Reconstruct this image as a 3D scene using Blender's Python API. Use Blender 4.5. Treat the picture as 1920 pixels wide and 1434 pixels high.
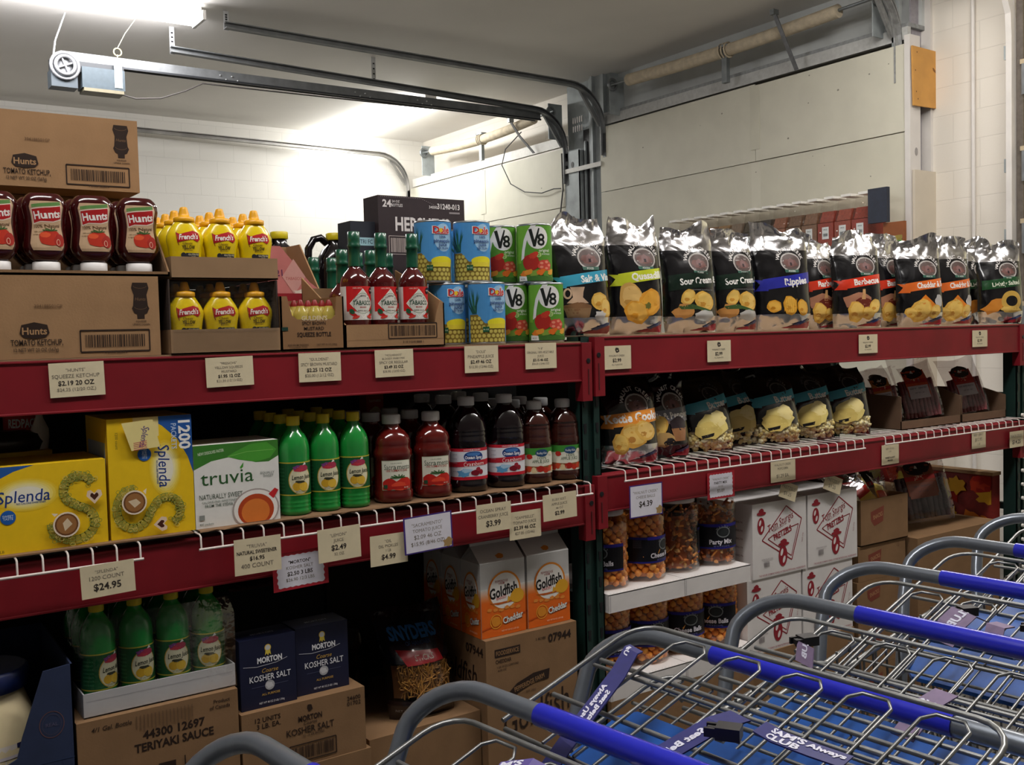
import bpy, math, random
from mathutils import Matrix, Vector, noise
from mathutils.geometry import tessellate_polygon
random.seed(7)
PI = math.pi
S = bpy.context.scene
for o in list(bpy.data.objects): bpy.data.objects.remove(o)

# ---------------------------------------------------------------- camera
FPX, CAMP = 1901.5, Vector((0, -2.40, 1.55))
R3 = ((0.82057888, -0.04851598, 0.56947037), (-0.57095045, -0.02459877, 0.82061592), (-0.02580471, -0.99851945, -0.04788545))
cd = bpy.data.cameras.new('camera'); cam = bpy.data.objects.new('camera', cd); S.collection.objects.link(cam)
cd.sensor_width = 36; cd.sensor_fit = 'HORIZONTAL'; cd.lens = FPX / 1920 * 36; cd.clip_start = 0.05
M = Matrix([[r[0], -r[1], -r[2]] for r in R3]).to_4x4(); M.translation = CAMP
cam.matrix_world = M; S.camera = cam
def W(px, py, y=0.0):
    """world x, z of the point of the depth plane y that is measured at a pixel of the photograph"""
    u, v = (px - 960) / FPX, (py - 717) / FPX
    d = [r[0] * u + r[1] * v + r[2] for r in R3]
    t = (y - CAMP.y) / d[1]
    return CAMP.x + d[0] * t, CAMP.z + d[2] * t

# ---------------------------------------------------------------- light, exposure
S.view_settings.view_transform = 'Standard'; S.view_settings.look = 'None'; S.view_settings.gamma = 1
S.view_settings.use_curve_mapping = False
S.view_settings.exposure = 0.24
wd = bpy.data.worlds.new('dim_air'); S.world = wd; wd.use_nodes = True
wd.node_tree.nodes['Background'].inputs[0].default_value = (0.5, 0.52, 0.55, 1); wd.node_tree.nodes['Background'].inputs[1].default_value = 0.05
# every lamp is a fluorescent strip under the ceiling, the last three unseen and assumed: (x, y, z, along, watts, colour); built by ceiling_light()
FIXTURES = [
    (1.40, 5.50, 4.05, 'x', 112, (1, .97, .98)),
    (5.62, 8.30, 4.05, 'y', 60, (1, .99, .95)),
    (0.1, -1.1, 4.05, 'x', 56, (1, .96, .93)),  # aisle pair, out of view, assumed to light the shelf fronts
    (3.4, -1.2, 4.05, 'x', 70, (1, .95, .91)),
    (5.2, 0.6, 4.05, 'y', 48, (1, .94, .86)),  # unseen strip added to brighten the right wall
]

# ---------------------------------------------------------------- materials
def lin(h):
    h = h.lstrip('#'); c = [int(h[i:i + 2], 16) / 255 for i in (0, 2, 4)]
    return tuple(x / 12.92 if x <= .04045 else ((x + .055) / 1.055) ** 2.4 for x in c)
MC = {}
def mat(hexc, rough=.55, metal=0, coat=0, vary=.06, scale=30, bump=0, bscale=60, spec=.5, emit=0, name=None):
    key = (hexc, rough, metal, coat, vary, scale, bump, bscale, spec, emit)
    if key in MC: return MC[key]
    m = bpy.data.materials.new(name or ('mat_' + hexc.lstrip('#'))); m.use_nodes = True
    nt = m.node_tree; b = nt.nodes['Principled BSDF']; c = lin(hexc)
    tc = nt.nodes.new('ShaderNodeTexCoord'); nz = nt.nodes.new('ShaderNodeTexNoise'); nz.inputs['Scale'].default_value = scale
    nz.inputs['Detail'].default_value = 3
    nt.links.new(tc.outputs['Object'], nz.inputs['Vector'])
    cr = nt.nodes.new('ShaderNodeValToRGB'); nt.links.new(nz.outputs['Fac'], cr.inputs['Fac'])
    cr.color_ramp.elements[0].position = .3; cr.color_ramp.elements[1].position = .7
    cr.color_ramp.elements[0].color = (*[x * (1 - vary) for x in c], 1); cr.color_ramp.elements[1].color = (*[min(1, x * (1 + vary)) for x in c], 1)
    nt.links.new(cr.outputs['Color'], b.inputs['Base Color'])
    b.inputs['Roughness'].default_value = rough; b.inputs['Metallic'].default_value = metal
    b.inputs['Coat Weight'].default_value = coat; b.inputs['Coat Roughness'].default_value = .08
    b.inputs['Specular IOR Level'].default_value = spec
    if emit:
        b.inputs['Emission Color'].default_value = (*c, 1); b.inputs['Emission Strength'].default_value = emit
    if bump:
        n2 = nt.nodes.new('ShaderNodeTexNoise'); n2.inputs['Scale'].default_value = bscale; n2.inputs['Detail'].default_value = 4
        nt.links.new(tc.outputs['Object'], n2.inputs['Vector'])
        bp = nt.nodes.new('ShaderNodeBump'); bp.inputs['Strength'].default_value = bump; bp.inputs['Distance'].default_value = .01
        nt.links.new(n2.outputs['Fac'], bp.inputs['Height']); nt.links.new(bp.outputs['Normal'], b.inputs['Normal'])
    MC[key] = m
    return m
def ink(hexc): return mat(hexc, .5, vary=.03, scale=40, spec=.3)
def film(name, tint=(1, 1, 1), gloss=.12, clear=.97):
    """thin clear plastic: see-through with a Fresnel sheen"""
    if name in MC: return MC[name]
    m = bpy.data.materials.new(name); m.use_nodes = True; nt = m.node_tree; nt.nodes.remove(nt.nodes['Principled BSDF'])
    out = nt.nodes['Material Output']; tr = nt.nodes.new('ShaderNodeBsdfTransparent'); gl = nt.nodes.new('ShaderNodeBsdfGlossy')
    tr.inputs[0].default_value = (*[clear * t for t in tint], 1); gl.inputs['Roughness'].default_value = .06
    lw = nt.nodes.new('ShaderNodeLayerWeight'); lw.inputs['Blend'].default_value = .35
    tc = nt.nodes.new('ShaderNodeTexCoord'); nz = nt.nodes.new('ShaderNodeTexNoise'); nz.inputs['Scale'].default_value = 45
    bp = nt.nodes.new('ShaderNodeBump'); bp.inputs['Strength'].default_value = .35; bp.inputs['Distance'].default_value = .01
    nt.links.new(tc.outputs['Object'], nz.inputs['Vector']); nt.links.new(nz.outputs['Fac'], bp.inputs['Height'])
    nt.links.new(bp.outputs['Normal'], gl.inputs['Normal'])
    mp = nt.nodes.new('ShaderNodeMath'); mp.operation = 'MULTIPLY_ADD'; mp.inputs[1].default_value = .32; mp.inputs[2].default_value = gloss * .35
    nt.links.new(lw.outputs['Facing'], mp.inputs[0])
    mx = nt.nodes.new('ShaderNodeMixShader'); nt.links.new(mp.outputs[0], mx.inputs[0]); nt.links.new(tr.outputs[0], mx.inputs[1]); nt.links.new(gl.outputs[0], mx.inputs[2])
    nt.links.new(mx.outputs[0], out.inputs[0])
    MC[name] = m
    return m
def foil_mat(name, hexc, rough, bump, metal=1.0, coat=0):
    if name in MC: return MC[name]
    m = bpy.data.materials.new(name); m.use_nodes = True; nt = m.node_tree; b = nt.nodes['Principled BSDF']
    b.inputs['Base Color'].default_value = (*lin(hexc), 1); b.inputs['Metallic'].default_value = metal; b.inputs['Roughness'].default_value = rough
    b.inputs['Coat Weight'].default_value = coat; b.inputs['Coat Roughness'].default_value = .05
    tc = nt.nodes.new('ShaderNodeTexCoord'); v = nt.nodes.new('ShaderNodeTexVoronoi'); v.inputs['Scale'].default_value = 11; v.feature = 'F1'
    nz = nt.nodes.new('ShaderNodeTexNoise'); nz.inputs['Scale'].default_value = 7; nz.inputs['Distortion'].default_value = 1.5
    nt.links.new(tc.outputs['Object'], nz.inputs['Vector']); nt.links.new(tc.outputs['Object'], v.inputs['Vector'])
    ad = nt.nodes.new('ShaderNodeMath'); ad.operation = 'ADD'; nt.links.new(v.outputs['Distance'], ad.inputs[0]); nt.links.new(nz.outputs['Fac'], ad.inputs[1])
    bp = nt.nodes.new('ShaderNodeBump'); bp.inputs['Strength'].default_value = bump; bp.inputs['Distance'].default_value = .02
    nt.links.new(ad.outputs[0], bp.inputs['Height']); nt.links.new(bp.outputs['Normal'], b.inputs['Normal'])
    MC[name] = m
    return m
def block_mat(name, hexc, axis, vary=.05):
    """painted concrete block: running bond joints pressed into the paint"""
    m = bpy.data.materials.new(name); m.use_nodes = True; nt = m.node_tree; b = nt.nodes['Principled BSDF']
    tc = nt.nodes.new('ShaderNodeTexCoord'); sp = nt.nodes.new('ShaderNodeSeparateXYZ'); cb = nt.nodes.new('ShaderNodeCombineXYZ')
    nt.links.new(tc.outputs['Object'], sp.inputs[0]); nt.links.new(sp.outputs[axis], cb.inputs[0]); nt.links.new(sp.outputs[2], cb.inputs[1])
    br = nt.nodes.new('ShaderNodeTexBrick'); br.inputs['Scale'].default_value = 1; br.inputs['Brick Width'].default_value = .406; br.inputs['Row Height'].default_value = .2032
    br.inputs['Mortar Size'].default_value = .004; br.inputs['Mortar Smooth'].default_value = .4
    c = lin(hexc); br.inputs['Color1'].default_value = (*c, 1); br.inputs['Color2'].default_value = (*[x * (1 - vary) for x in c], 1); br.inputs['Mortar'].default_value = (*[x * .9 for x in c], 1)
    nt.links.new(cb.outputs[0], br.inputs['Vector']); nt.links.new(br.outputs['Color'], b.inputs['Base Color'])
    nz = nt.nodes.new('ShaderNodeTexNoise'); nz.inputs['Scale'].default_value = 90; nt.links.new(tc.outputs['Object'], nz.inputs['Vector'])
    sb = nt.nodes.new('ShaderNodeMath'); sb.operation = 'MULTIPLY_ADD'; sb.inputs[1].default_value = -1.0; nt.links.new(br.outputs['Fac'], sb.inputs[0])
    ms = nt.nodes.new('ShaderNodeMath'); ms.operation = 'MULTIPLY'; ms.inputs[1].default_value = .25; nt.links.new(nz.outputs['Fac'], ms.inputs[0]); nt.links.new(ms.outputs[0], sb.inputs[2])
    bp = nt.nodes.new('ShaderNodeBump'); bp.inputs['Strength'].default_value = .35; bp.inputs['Distance'].default_value = .005
    nt.links.new(sb.outputs[0], bp.inputs['Height']); nt.links.new(bp.outputs['Normal'], b.inputs['Normal']); b.inputs['Roughness'].default_value = .5
    return m
KRAFT = lambda: mat('9D7B59', .85, vary=.07, scale=14, bump=.05, bscale=200, spec=.15)
KRAFT2 = lambda: mat('86684B', .85, vary=.08, scale=11, bump=.05, bscale=200, spec=.15)
WHITECARD = lambda: mat('D9D5D3', .8, vary=.04, scale=12, spec=.2)
REDP = lambda: mat('7E141F', .5, vary=.14, scale=6, spec=.35)
GREENP = lambda: mat('16302B', .5, vary=.15, scale=9, spec=.35)
WIREW = lambda: mat('D8CEC8', .4, vary=.05)
GALV = lambda: mat('8B9092', .42, metal=.75, vary=.16, scale=12)
STEELD = lambda: mat('76797B', .45, metal=.4, vary=.2, scale=10)
CHROME = lambda: mat('8E8F8E', .36, metal=.75, vary=.22, scale=22)
BLACKP = lambda: mat('15151A', .35, vary=.1)

# ---------------------------------------------------------------- mesh collecting
class MB:
    def __init__(s): s.v = []; s.f = []; s.m = []; s.sm = []; s.mats = []
    def mi(s, m):
        if m not in s.mats: s.mats.append(m)
        return s.mats.index(m)
    def add(s, vs, fs, m, smooth=False):
        o = len(s.v); s.v += [tuple(p) for p in vs]; k = s.mi(m)
        for f in fs: s.f.append([i + o for i in f]); s.m.append(k); s.sm.append(smooth)
        return s
    def box(s, x0, y0, z0, x1, y1, z1, m):
        vs = [(x, y, z) for z in (z0, z1) for y in (y0, y1) for x in (x0, x1)]
        return s.add(vs, [(0, 2, 3, 1), (4, 5, 7, 6), (0, 1, 5, 4), (2, 6, 7, 3), (0, 4, 6, 2), (1, 3, 7, 5)], m)
    def prism(s, poly, axis, a, b, m):
        """a polygon in the two axes other than `axis`, extruded from a to b"""
        def p(q, t):
            return (t, q[0], q[1]) if axis == 'x' else (q[0], t, q[1]) if axis == 'y' else (q[0], q[1], t)
        n = len(poly); vs = [p(q, a) for q in poly] + [p(q, b) for q in poly]
        fs = [tuple(range(n))[::-1], tuple(range(n, 2 * n))] + [(i, (i + 1) % n, n + (i + 1) % n, n + i) for i in range(n)]
        return s.add(vs, fs, m)
    def loft(s, lev, m, n=28, p=2.0, cx=0, cy=0, cap=True, smooth=True):
        vs = []
        for z, rx, ry in lev:
            for i in range(n):
                a = 2 * PI * i / n; vs.append((cx + rx * sup(math.sin(a), p), cy - ry * sup(math.cos(a), p), z))
        L = len(lev)
        fs = [(j * n + i, j * n + (i + 1) % n, (j + 1) * n + (i + 1) % n, (j + 1) * n + i) for j in range(L - 1) for i in range(n)]
        s.add(vs, fs, m, smooth)
        if cap:
            s.add(vs[:n], [tuple(range(n))[::-1]], m); s.add(vs[-n:], [tuple(range(n))], m)
        return s
    def tube(s, pts, r, m, n=8, closed=False, cap=True):
        pts = [Vector(p) for p in pts]; L = len(pts); rings = []; up = None
        for i, p in enumerate(pts):
            a = pts[i - 1] if (i > 0 or closed) else p; b = pts[(i + 1) % L] if (i < L - 1 or closed) else p
            t = (b - a).normalized()
            if up is None:
                up = Vector((0, 0, 1)) if abs(t.z) < .9 else Vector((1, 0, 0))
            side = t.cross(up); 
            if side.length < 1e-6: side = t.orthogonal()
            side.normalize(); up = side.cross(t).normalized()
            rings.append([p + (side * math.cos(2 * PI * k / n) + up * math.sin(2 * PI * k / n)) * r for k in range(n)])
        vs = [v for q in rings for v in q]; fs = []
        for j in range(L if closed else L - 1):
            j2 = (j + 1) % L
            fs += [(j * n + k, j * n + (k + 1) % n, j2 * n + (k + 1) % n, j2 * n + k) for k in range(n)]
        s.add(vs, fs, m, True)
        if cap and not closed:
            s.add(rings[0], [tuple(range(n))], m); s.add(rings[-1], [tuple(range(n))[::-1]], m)
        return s
    def strap(s, pts, hw, ht, m, wdir=(0, 1, 0)):
        """flat bar swept along pts: half width hw along wdir, half thickness ht across"""
        pts = [Vector(p) for p in pts]; wv = Vector(wdir).normalized(); vs = []; L = len(pts)
        for i, p in enumerate(pts):
            t = (pts[min(L - 1, i + 1)] - pts[max(0, i - 1)]).normalized(); nrm = t.cross(wv).normalized()
            vs += [p + wv * hw + nrm * ht, p - wv * hw + nrm * ht, p - wv * hw - nrm * ht, p + wv * hw - nrm * ht]
        fs = [(0, 1, 2, 3), tuple(4 * (L - 1) + k for k in (3, 2, 1, 0))]
        for j in range(L - 1): fs += [(4 * j + k, 4 * j + 4 + k, 4 * j + 4 + (k + 1) % 4, 4 * j + (k + 1) % 4) for k in range(4)]
        return s.add(vs, fs, m)
    def ball(s, c, r, m, sq=(1, 1, 1), jit=0, rnd=None, lo=False):
        V, F = ICO0 if lo else ICO
        vs = []
        for v in V:
            k = 1 + (rnd.uniform(-jit, jit) if jit else 0); vs.append((c[0] + v[0] * r * sq[0] * k, c[1] + v[1] * r * sq[1] * k, c[2] + v[2] * r * sq[2] * k))
        return s.add(vs, F, m, True)
    def build(s, name, parent=None, loc=None, rz=0, bevel=0):
        me = bpy.data.meshes.new(name); me.from_pydata(s.v, [], s.f)
        for m in s.mats: me.materials.append(m)
        me.polygons.foreach_set('material_index', s.m); me.polygons.foreach_set('use_smooth', s.sm); me.update()
        o = bpy.data.objects.new(name, me); S.collection.objects.link(o)
        if parent: o.parent = parent
        if loc: o.location = loc
        o.rotation_euler.z = rz
        if bevel:
            b = o.modifiers.new('soft_edges', 'BEVEL'); b.width = bevel; b.segments = 2; b.limit_method = 'ANGLE'
        return o
def sup(t, p): return math.copysign(abs(t) ** (2 / p), t)
def _ico(sub):
    import bmesh
    b = bmesh.new(); bmesh.ops.create_icosphere(b, subdivisions=sub, radius=1); b.verts.index_update()
    r = ([tuple(v.co) for v in b.verts], [[v.index for v in f.verts] for f in b.faces]); b.free(); return r
ICO, ICO0 = _ico(2), _ico(1)

# ---------------------------------------------------------------- naming, copying
ORD = ['first', 'second', 'third', 'fourth', 'fifth', 'sixth', 'seventh', 'eighth', 'ninth', 'tenth', 'eleventh', 'twelfth', 'thirteenth', 'fourteenth', 'fifteenth', 'sixteenth']
def tag(o, label, cat, group=None, kind=None):
    o['label'] = label; o['category'] = cat
    if group: o['group'] = group
    if kind: o['kind'] = kind
    return o
def thing(name, label, cat, loc=(0, 0, 0), rz=0, group=None):
    o = bpy.data.objects.new(name, None); o.empty_display_size = .05; S.collection.objects.link(o); o.location = loc; o.rotation_euler.z = rz
    return tag(o, label, cat, group)
def struct(o): o['kind'] = 'structure'; return o
def dup(o, loc, rz=0, label=None, group=None, parent=None):
    c = o.copy(); S.collection.objects.link(c); c.parent = parent
    if parent is None:
        c.location = loc; c.rotation_euler.z = rz
    if label: c['label'] = label
    if group: c['group'] = group
    for ch in KIDS(o): dup(ch, None, parent=c)
    return c
def KIDS(o): return [c for c in o.children]
class Maker:
    """builds the first of a kind, then copies it with a label of its own"""
    def __init__(s, fn): s.fn = fn; s.o = None
    def __call__(s, loc, label, rz=0, group=None):
        if s.o is None:
            s.o = s.fn(); s.o.location = loc; s.o.rotation_euler.z = rz; s.o['label'] = label
            if group: s.o['group'] = group
            return s.o
        return dup(s.o, loc, rz, label, group)

# ---------------------------------------------------------------- printed artwork
TX = {}
def glyphs(t, bold, shear):
    k = (t, bold, shear)
    if k in TX: return TX[k]
    cu = bpy.data.curves.new('lettering', 'FONT'); cu.body = t; cu.resolution_u = 2; cu.offset = bold; cu.shear = shear
    ob = bpy.data.objects.new('lettering', cu); me = ob.to_mesh(); vs = [(v.co.x / .7, v.co.y / .7) for v in me.vertices]
    tr = []
    for p in me.polygons:
        q = list(p.vertices); tr += [(vs[q[0]], vs[q[i]], vs[q[i + 1]]) for i in range(1, len(q) - 1)]
    ob.to_mesh_clear(); bpy.data.objects.remove(ob); bpy.data.curves.remove(cu)
    x0 = min([v[0] for v in vs], default=0); x1 = max([v[0] for v in vs], default=0)
    TX[k] = (tr, x0, x1); return TX[k]
class Art:
    """flat artwork in metres: shapes and lettering in layers, later wrapped over a surface by a mapping (u, v, height)"""
    def __init__(s): s.it = []; s.n = 0
    def tri(s, ts, c): s.n += 1; s.it.append((ts, c, s.n)); return s
    def poly(s, pts, c):
        ix = tessellate_polygon([[Vector((p[0], p[1], 0)) for p in pts]]); ts = []
        for a, b, d in ix:
            A, B, D = pts[a], pts[b], pts[d]
            if (B[0] - A[0]) * (D[1] - A[1]) - (B[1] - A[1]) * (D[0] - A[0]) < 0: B, D = D, B
            ts.append((A, B, D))
        return s.tri(ts, c)
    def rect(s, x0, y0, x1, y1, c): return s.poly([(x0, y0), (x1, y0), (x1, y1), (x0, y1)], c)
    def ell(s, cx, cy, rx, ry, c, rot=0, n=20, a0=0, a1=2 * PI):
        k, q = math.cos(rot), math.sin(rot); P = []
        for i in range(n):
            a = a0 + (a1 - a0) * i / (n if a1 - a0 > 6.28 else n - 1); x, y = rx * math.cos(a), ry * math.sin(a); P.append((cx + x * k - y * q, cy + x * q + y * k))
        return s.poly(P, c)
    def ring(s, cx, cy, rx, ry, t, c, n=24, a0=0, a1=2 * PI):
        ts = []
        for i in range(n):
            a, b = a0 + (a1 - a0) * i / n, a0 + (a1 - a0) * (i + 1) / n
            p = [(cx + (rx - e) * math.cos(w), cy + (ry - e) * math.sin(w)) for w, e in ((a, t), (a, 0), (b, 0), (b, t))]
            ts += [(p[0], p[1], p[2]), (p[0], p[2], p[3])]
        return s.tri(ts, c)
    def line(s, pts, w, c):
        ts = []
        for (x0, y0), (x1, y1) in zip(pts, pts[1:]):
            d = math.hypot(x1 - x0, y1 - y0) or 1; nx, ny = -(y1 - y0) / d * w / 2, (x1 - x0) / d * w / 2
            a, b, e, f = (x0 + nx, y0 + ny), (x0 - nx, y0 - ny), (x1 - nx, y1 - ny), (x1 + nx, y1 + ny)
            ts += [(a, b, e), (a, e, f)]
        return s.tri(ts, c)
    def text(s, t, cx, cy, h, c, maxw=None, rot=0, bold=0.012, shear=0, fit=None):
        tr, x0, x1 = glyphs(t, bold, shear); w = (x1 - x0) * h; sx = 1
        if fit: sx = fit / w
        elif maxw and w > maxw: sx = maxw / w
        k, q = math.cos(rot), math.sin(rot); m = (x0 + x1) / 2
        def f(p):
            x, y = (p[0] - m) * h * sx, (p[1] - .5) * h; return (cx + x * k - y * q, cy + x * q + y * k)
        return s.tri([(f(a), f(b), f(d)) for a, b, d in tr], c)
    def arc(s, t, cx, cy, r, h, c, a0, a1, ry=None, bold=.012):
        n = len(t); ry = ry or r
        for i, ch in enumerate(t):
            if ch == ' ': continue
            a = a0 + (a1 - a0) * (i + .5) / n
            s.text(ch, cx + r * math.cos(a), cy + ry * math.sin(a), h, c, rot=a - PI / 2, bold=bold); s.n -= 1
        s.n += 1; return s
    def blob(s, cx, cy, rx, ry, c, seed=1, j=.16, n=16, rot=0):
        rd = random.Random(seed); k, q = math.cos(rot), math.sin(rot); P = []
        for i in range(n):
            a = 2 * PI * i / n; e = 1 + rd.uniform(-j, j); x, y = rx * e * math.cos(a), ry * e * math.sin(a); P.append((cx + x * k - y * q, cy + x * q + y * k))
        return s.poly(P, c)
    def bars(s, x0, y0, x1, y1, c, seed=1, fr=None):
        rd = random.Random(seed); x = x0; ts = []
        while x < x1:
            w = (x1 - x0) * rd.choice((.008, .014, .022)); e = min(x1, x + w); ts += [((x, y0), (e, y0), (e, y1)), ((x, y0), (e, y1), (x, y1))]; x += w + (x1 - x0) * rd.choice((.008, .012, .02))
        s.tri(ts, c)
        if fr:
            g, t = fr; a, b, d, e = x0 - g, y0 - g, x1 + g, y1 + g; s.line([(a, b), (d, b), (d, e), (a, e), (a, b)], t, c)
        return s
    def onto(s, mb, f, su=0, sv=0, base=.0005, step=.00008, smooth=False):
        for ts, c, n in s.it:
            m = ink(c) if isinstance(c, str) else c; vs = []; fs = []; h = base + step * n
            for t in ts:
                for P in cut(t, su, sv):
                    o = len(vs); vs += [f(p[0], p[1], h) for p in P]; fs.append(tuple(range(o, o + len(P))))
            mb.add(vs, fs, m, smooth)
        return mb
def clip(P, ax, lo, hi):
    for sgn, lim in ((1, lo), (-1, hi)):
        Q = []
        for i in range(len(P)):
            a, b = P[i], P[(i + 1) % len(P)]; da, db = sgn * (a[ax] - lim), sgn * (b[ax] - lim)
            if da >= 0: Q.append(a)
            if (da > 0 > db) or (da < 0 < db):
                k = da / (da - db); Q.append((a[0] + (b[0] - a[0]) * k, a[1] + (b[1] - a[1]) * k))
        P = Q
        if len(P) < 3: return []
    return P
def cut(t, su, sv):
    out = [list(t)]
    for ax, st in ((0, su), (1, sv)):
        if not st: continue
        nx = []
        for P in out:
            lo = math.floor(min(p[ax] for p in P) / st); hi = math.ceil(max(p[ax] for p in P) / st)
            if hi - lo <= 1: nx.append(P); continue
            for k in range(lo, hi):
                q = clip(P, ax, k * st, (k + 1) * st)
                if q: nx.append(q)
        out = nx
    return out
def front(yy=0): return lambda u, v, h: (u, yy - h, v)
def leftside(xx, w=0): return lambda u, v, h: (xx - h, -u, v)   # u runs from the back (negative) to the front (0)
def wrap(lev, p=2.0, ra=None):
    """over a lofted body: u is length round the body from its front, v is height"""
    ra = ra or max(l[1] for l in lev)
    def f(u, v, h):
        i = 0
        while i < len(lev) - 2 and lev[i + 1][0] < v: i += 1
        (z0, a0, b0), (z1, a1, b1) = lev[i], lev[i + 1]; k = min(1, max(0, (v - z0) / ((z1 - z0) or 1)))
        rx, ry = a0 + (a1 - a0) * k, b0 + (b1 - b0) * k; a = u / ra
        return ((rx + h) * sup(math.sin(a), p), -(ry + h) * sup(math.cos(a), p), v)
    return f
# ================================================================ the room
CEIL = 4.12
def slab(name, a, b, m):
    return struct(MB().box(*a, *b, m).build(name))
slab('floor', (-5, -7, -.1), (7.2, 9.6, 0), mat('5C5A56', .5, vary=.2, scale=3))
slab('ceiling', (-5, -7, CEIL), (7.2, 9.6, CEIL + .1), mat('E8E5E0', .8, vary=.05, scale=.9, bump=.1, bscale=120))
slab('wall_back', (-5, 9.4, 0), (7.2, 9.6, CEIL), block_mat('white_block_paint', 'E2DFD8', 0, .012))
slab('wall_right', (6.86, -7, 0), (7.06, 9.4, CEIL), block_mat('white_block_paint_side', 'E4DED4', 1, .03))
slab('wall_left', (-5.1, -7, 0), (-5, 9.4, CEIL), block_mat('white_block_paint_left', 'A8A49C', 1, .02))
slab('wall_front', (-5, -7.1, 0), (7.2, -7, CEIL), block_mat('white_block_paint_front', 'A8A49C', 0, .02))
BOARD = mat('D3D0C0', .6, vary=.035, scale=5, bump=.04, bscale=90); BOARD2 = mat('CFCCBB', .6, vary=.04, scale=4, bump=.04, bscale=90)
def scuffs(mb, x, y0, y1, z0, z1, n, seed):
    rd = random.Random(seed); m = mat('8C8A7C', .8)
    for i in range(n):
        y, z, r = rd.uniform(y0, y1), rd.uniform(z0, z1), rd.uniform(.004, .012)
        mb.add([(x, y + r * math.cos(a), z + r * .8 * math.sin(a)) for a in (0, -1.2, -2.5, -3.8, -5)], [(0, 1, 2, 3, 4)], m)
def boarded(name, y0, y1, ztop, zseam, ysplit, seed):
    """a doorway closed with painted boards"""
    mb = MB(); x = 6.6
    mb.box(x + .002, y0, 0, x + .016, y1, zseam - .002, BOARD2)
    mb.box(x, y0, zseam + .004, x + .014, ysplit - .003, ztop - .012, BOARD); mb.box(x + .001, ysplit + .003, zseam + .004, x + .015, y1, ztop, BOARD)
    mb.box(x + .001, ysplit - .05, .3, x + .003, ysplit + .05, zseam - .006, BOARD)
    mb.box(x - .0035, ysplit - .05, zseam + .1, x, ysplit + .05, ztop - .012, BOARD2)
    mb.box(x - .004, y0, zseam + .005, x, ysplit - .06, zseam + .1, BOARD)
    scuffs(mb, x - .0015, y0 + .1, y1 - .1, zseam + .12, ztop - .05, 9, seed); scuffs(mb, x - .001, y0 + .1, y1 - .1, zseam - .7, zseam - .02, 9, seed + 5)
    return struct(mb.build(name))
boarded('door_1', 2.03, 5.46, 3.577, 2.936, 3.45, 3)
boarded('door_2', 6.04, 9.33, 3.48, 2.86, 7.6, 9)
# steel between the doors
g = MB()
GS = mat('9CA3A5', .5, metal=.2, vary=.2, scale=7)
g.box(6.60, 5.80, 0, 6.61, 6.04, 3.42, GS); g.box(6.60, 5.80, 0, 6.80, 5.81, 3.42, GS)
for z in (3.28, 2.72, 2.2): g.prism([(5.91 + .022 * math.cos(t * PI / 5), z + .032 * math.sin(t * PI / 5)) for t in range(10)], 'x', 6.597, 6.601, BLACKP())
g.box(6.66, 5.70, 0, 6.70, 5.80, 3.62, BLACKP()); g.box(6.64, 5.745, 0, 6.66, 5.765, 3.5, GS)  # black bar paints the shade in the gap between the posts
g.box(6.66, 5.47, 0, 6.70, 5.70, CEIL, mat('ACB3B5', .5, metal=.15, vary=.15, scale=6)); g.box(6.62, 5.60, 0, 6.66, 5.625, CEIL, GS); g.box(6.70, 5.4, 0, 6.86, 6.1, CEIL, GS)
for k in range(5):
    for q in range(2): g.box(6.648, 5.80 - .0 + .035 * k, 3.62 + q * .09, 6.652, 5.812 + .035 * k, 3.68 + q * .09, WIREW())
struct(g.build('trim_1'))
# the right jamb of the near doorway, faced with white steel
WP = mat('D8D4D0', .45, vary=.05, scale=6); j = MB()
j.box(6.585, 1.99, 0, 6.71, 2.035, 3.62, WP); j.box(6.71, 2.06, 0, 6.86, 2.075, CEIL, mat('98949A', .6, vary=.1)); j.box(6.83, 1.985, 0, 6.90, 2.06, CEIL, WP)
j.box(6.62, 2.1, 3.45, 6.66, 2.16, CEIL, GS)
j.prism([(6.655 + .017 * math.cos(t * PI / 5), 2.79 + .03 * math.sin(t * PI / 5)) for t in range(10)], 'y', 1.987, 1.991, mat('9A9694'))
j.box(6.60, 1.965, 0, 6.915, 1.985, 2.655, mat('CFC5B4', .6, vary=.05, scale=5)); struct(j.build('trim_2'))
h = MB(); h.box(6.62, 2.03, 3.60, 6.66, 5.46, 3.69, mat('B9BAB8', .5, metal=.1, vary=.1)); h.box(6.63, 2.03, 3.69, 6.86, 5.46, 3.72, mat('8E9192', .5, metal=.2, vary=.2)); h.box(6.80, 2.03, 3.72, 6.86, 5.46, CEIL, mat('C4C8C8', .6, vary=.12, scale=3))
h.box(6.62, 6.04, 3.50, 6.66, 9.3, 3.60, mat('DCDAD4', .5)); struct(h.build('trim_3'))
p = MB().tube([(6.835, 1.66, .1), (6.835, 1.66, CEIL)], .014, WP, n=10); p.box(6.80, 1.655, 0, 6.86, 1.665, .1, WP); struct(p.build('trim_4'))
# third doorway at the right edge: white track, dark stile, sections
d = MB(); d.box(6.74, 1.20, 0, 6.86, 1.235, CEIL, WP)
d.strap([(6.70, 1.20, 0), (6.70, 1.20, 3.45), (6.69, 1.20, 3.6), (6.62, 1.20, 3.75), (6.5, 1.2, 3.88), (6.3, 1.2, 3.95), (5.9, 1.2, 3.96)], .02, .03, WP)
d.box(6.72, 1.13, 0, 6.74, 1.175, CEIL, mat('5E564F', .6, vary=.2)); d.box(6.80, -2, 0, 6.84, 1.16, CEIL - .4, mat('D9D3B4', .6, vary=.05))
for z in (.55, 1.1, 1.65, 2.2, 2.68, 3.25): d.box(6.70, .1, z, 6.80, 1.14, z + .03, mat('B9A98C', .5, metal=.3)); d.box(6.70, 1.1, z - .2, 6.71, 1.13, z, STEELD())
for z in (2.08, 2.55, 3.3): d.box(6.69, 1.2, z, 6.735, 1.245, z + .09, GS)
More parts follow.
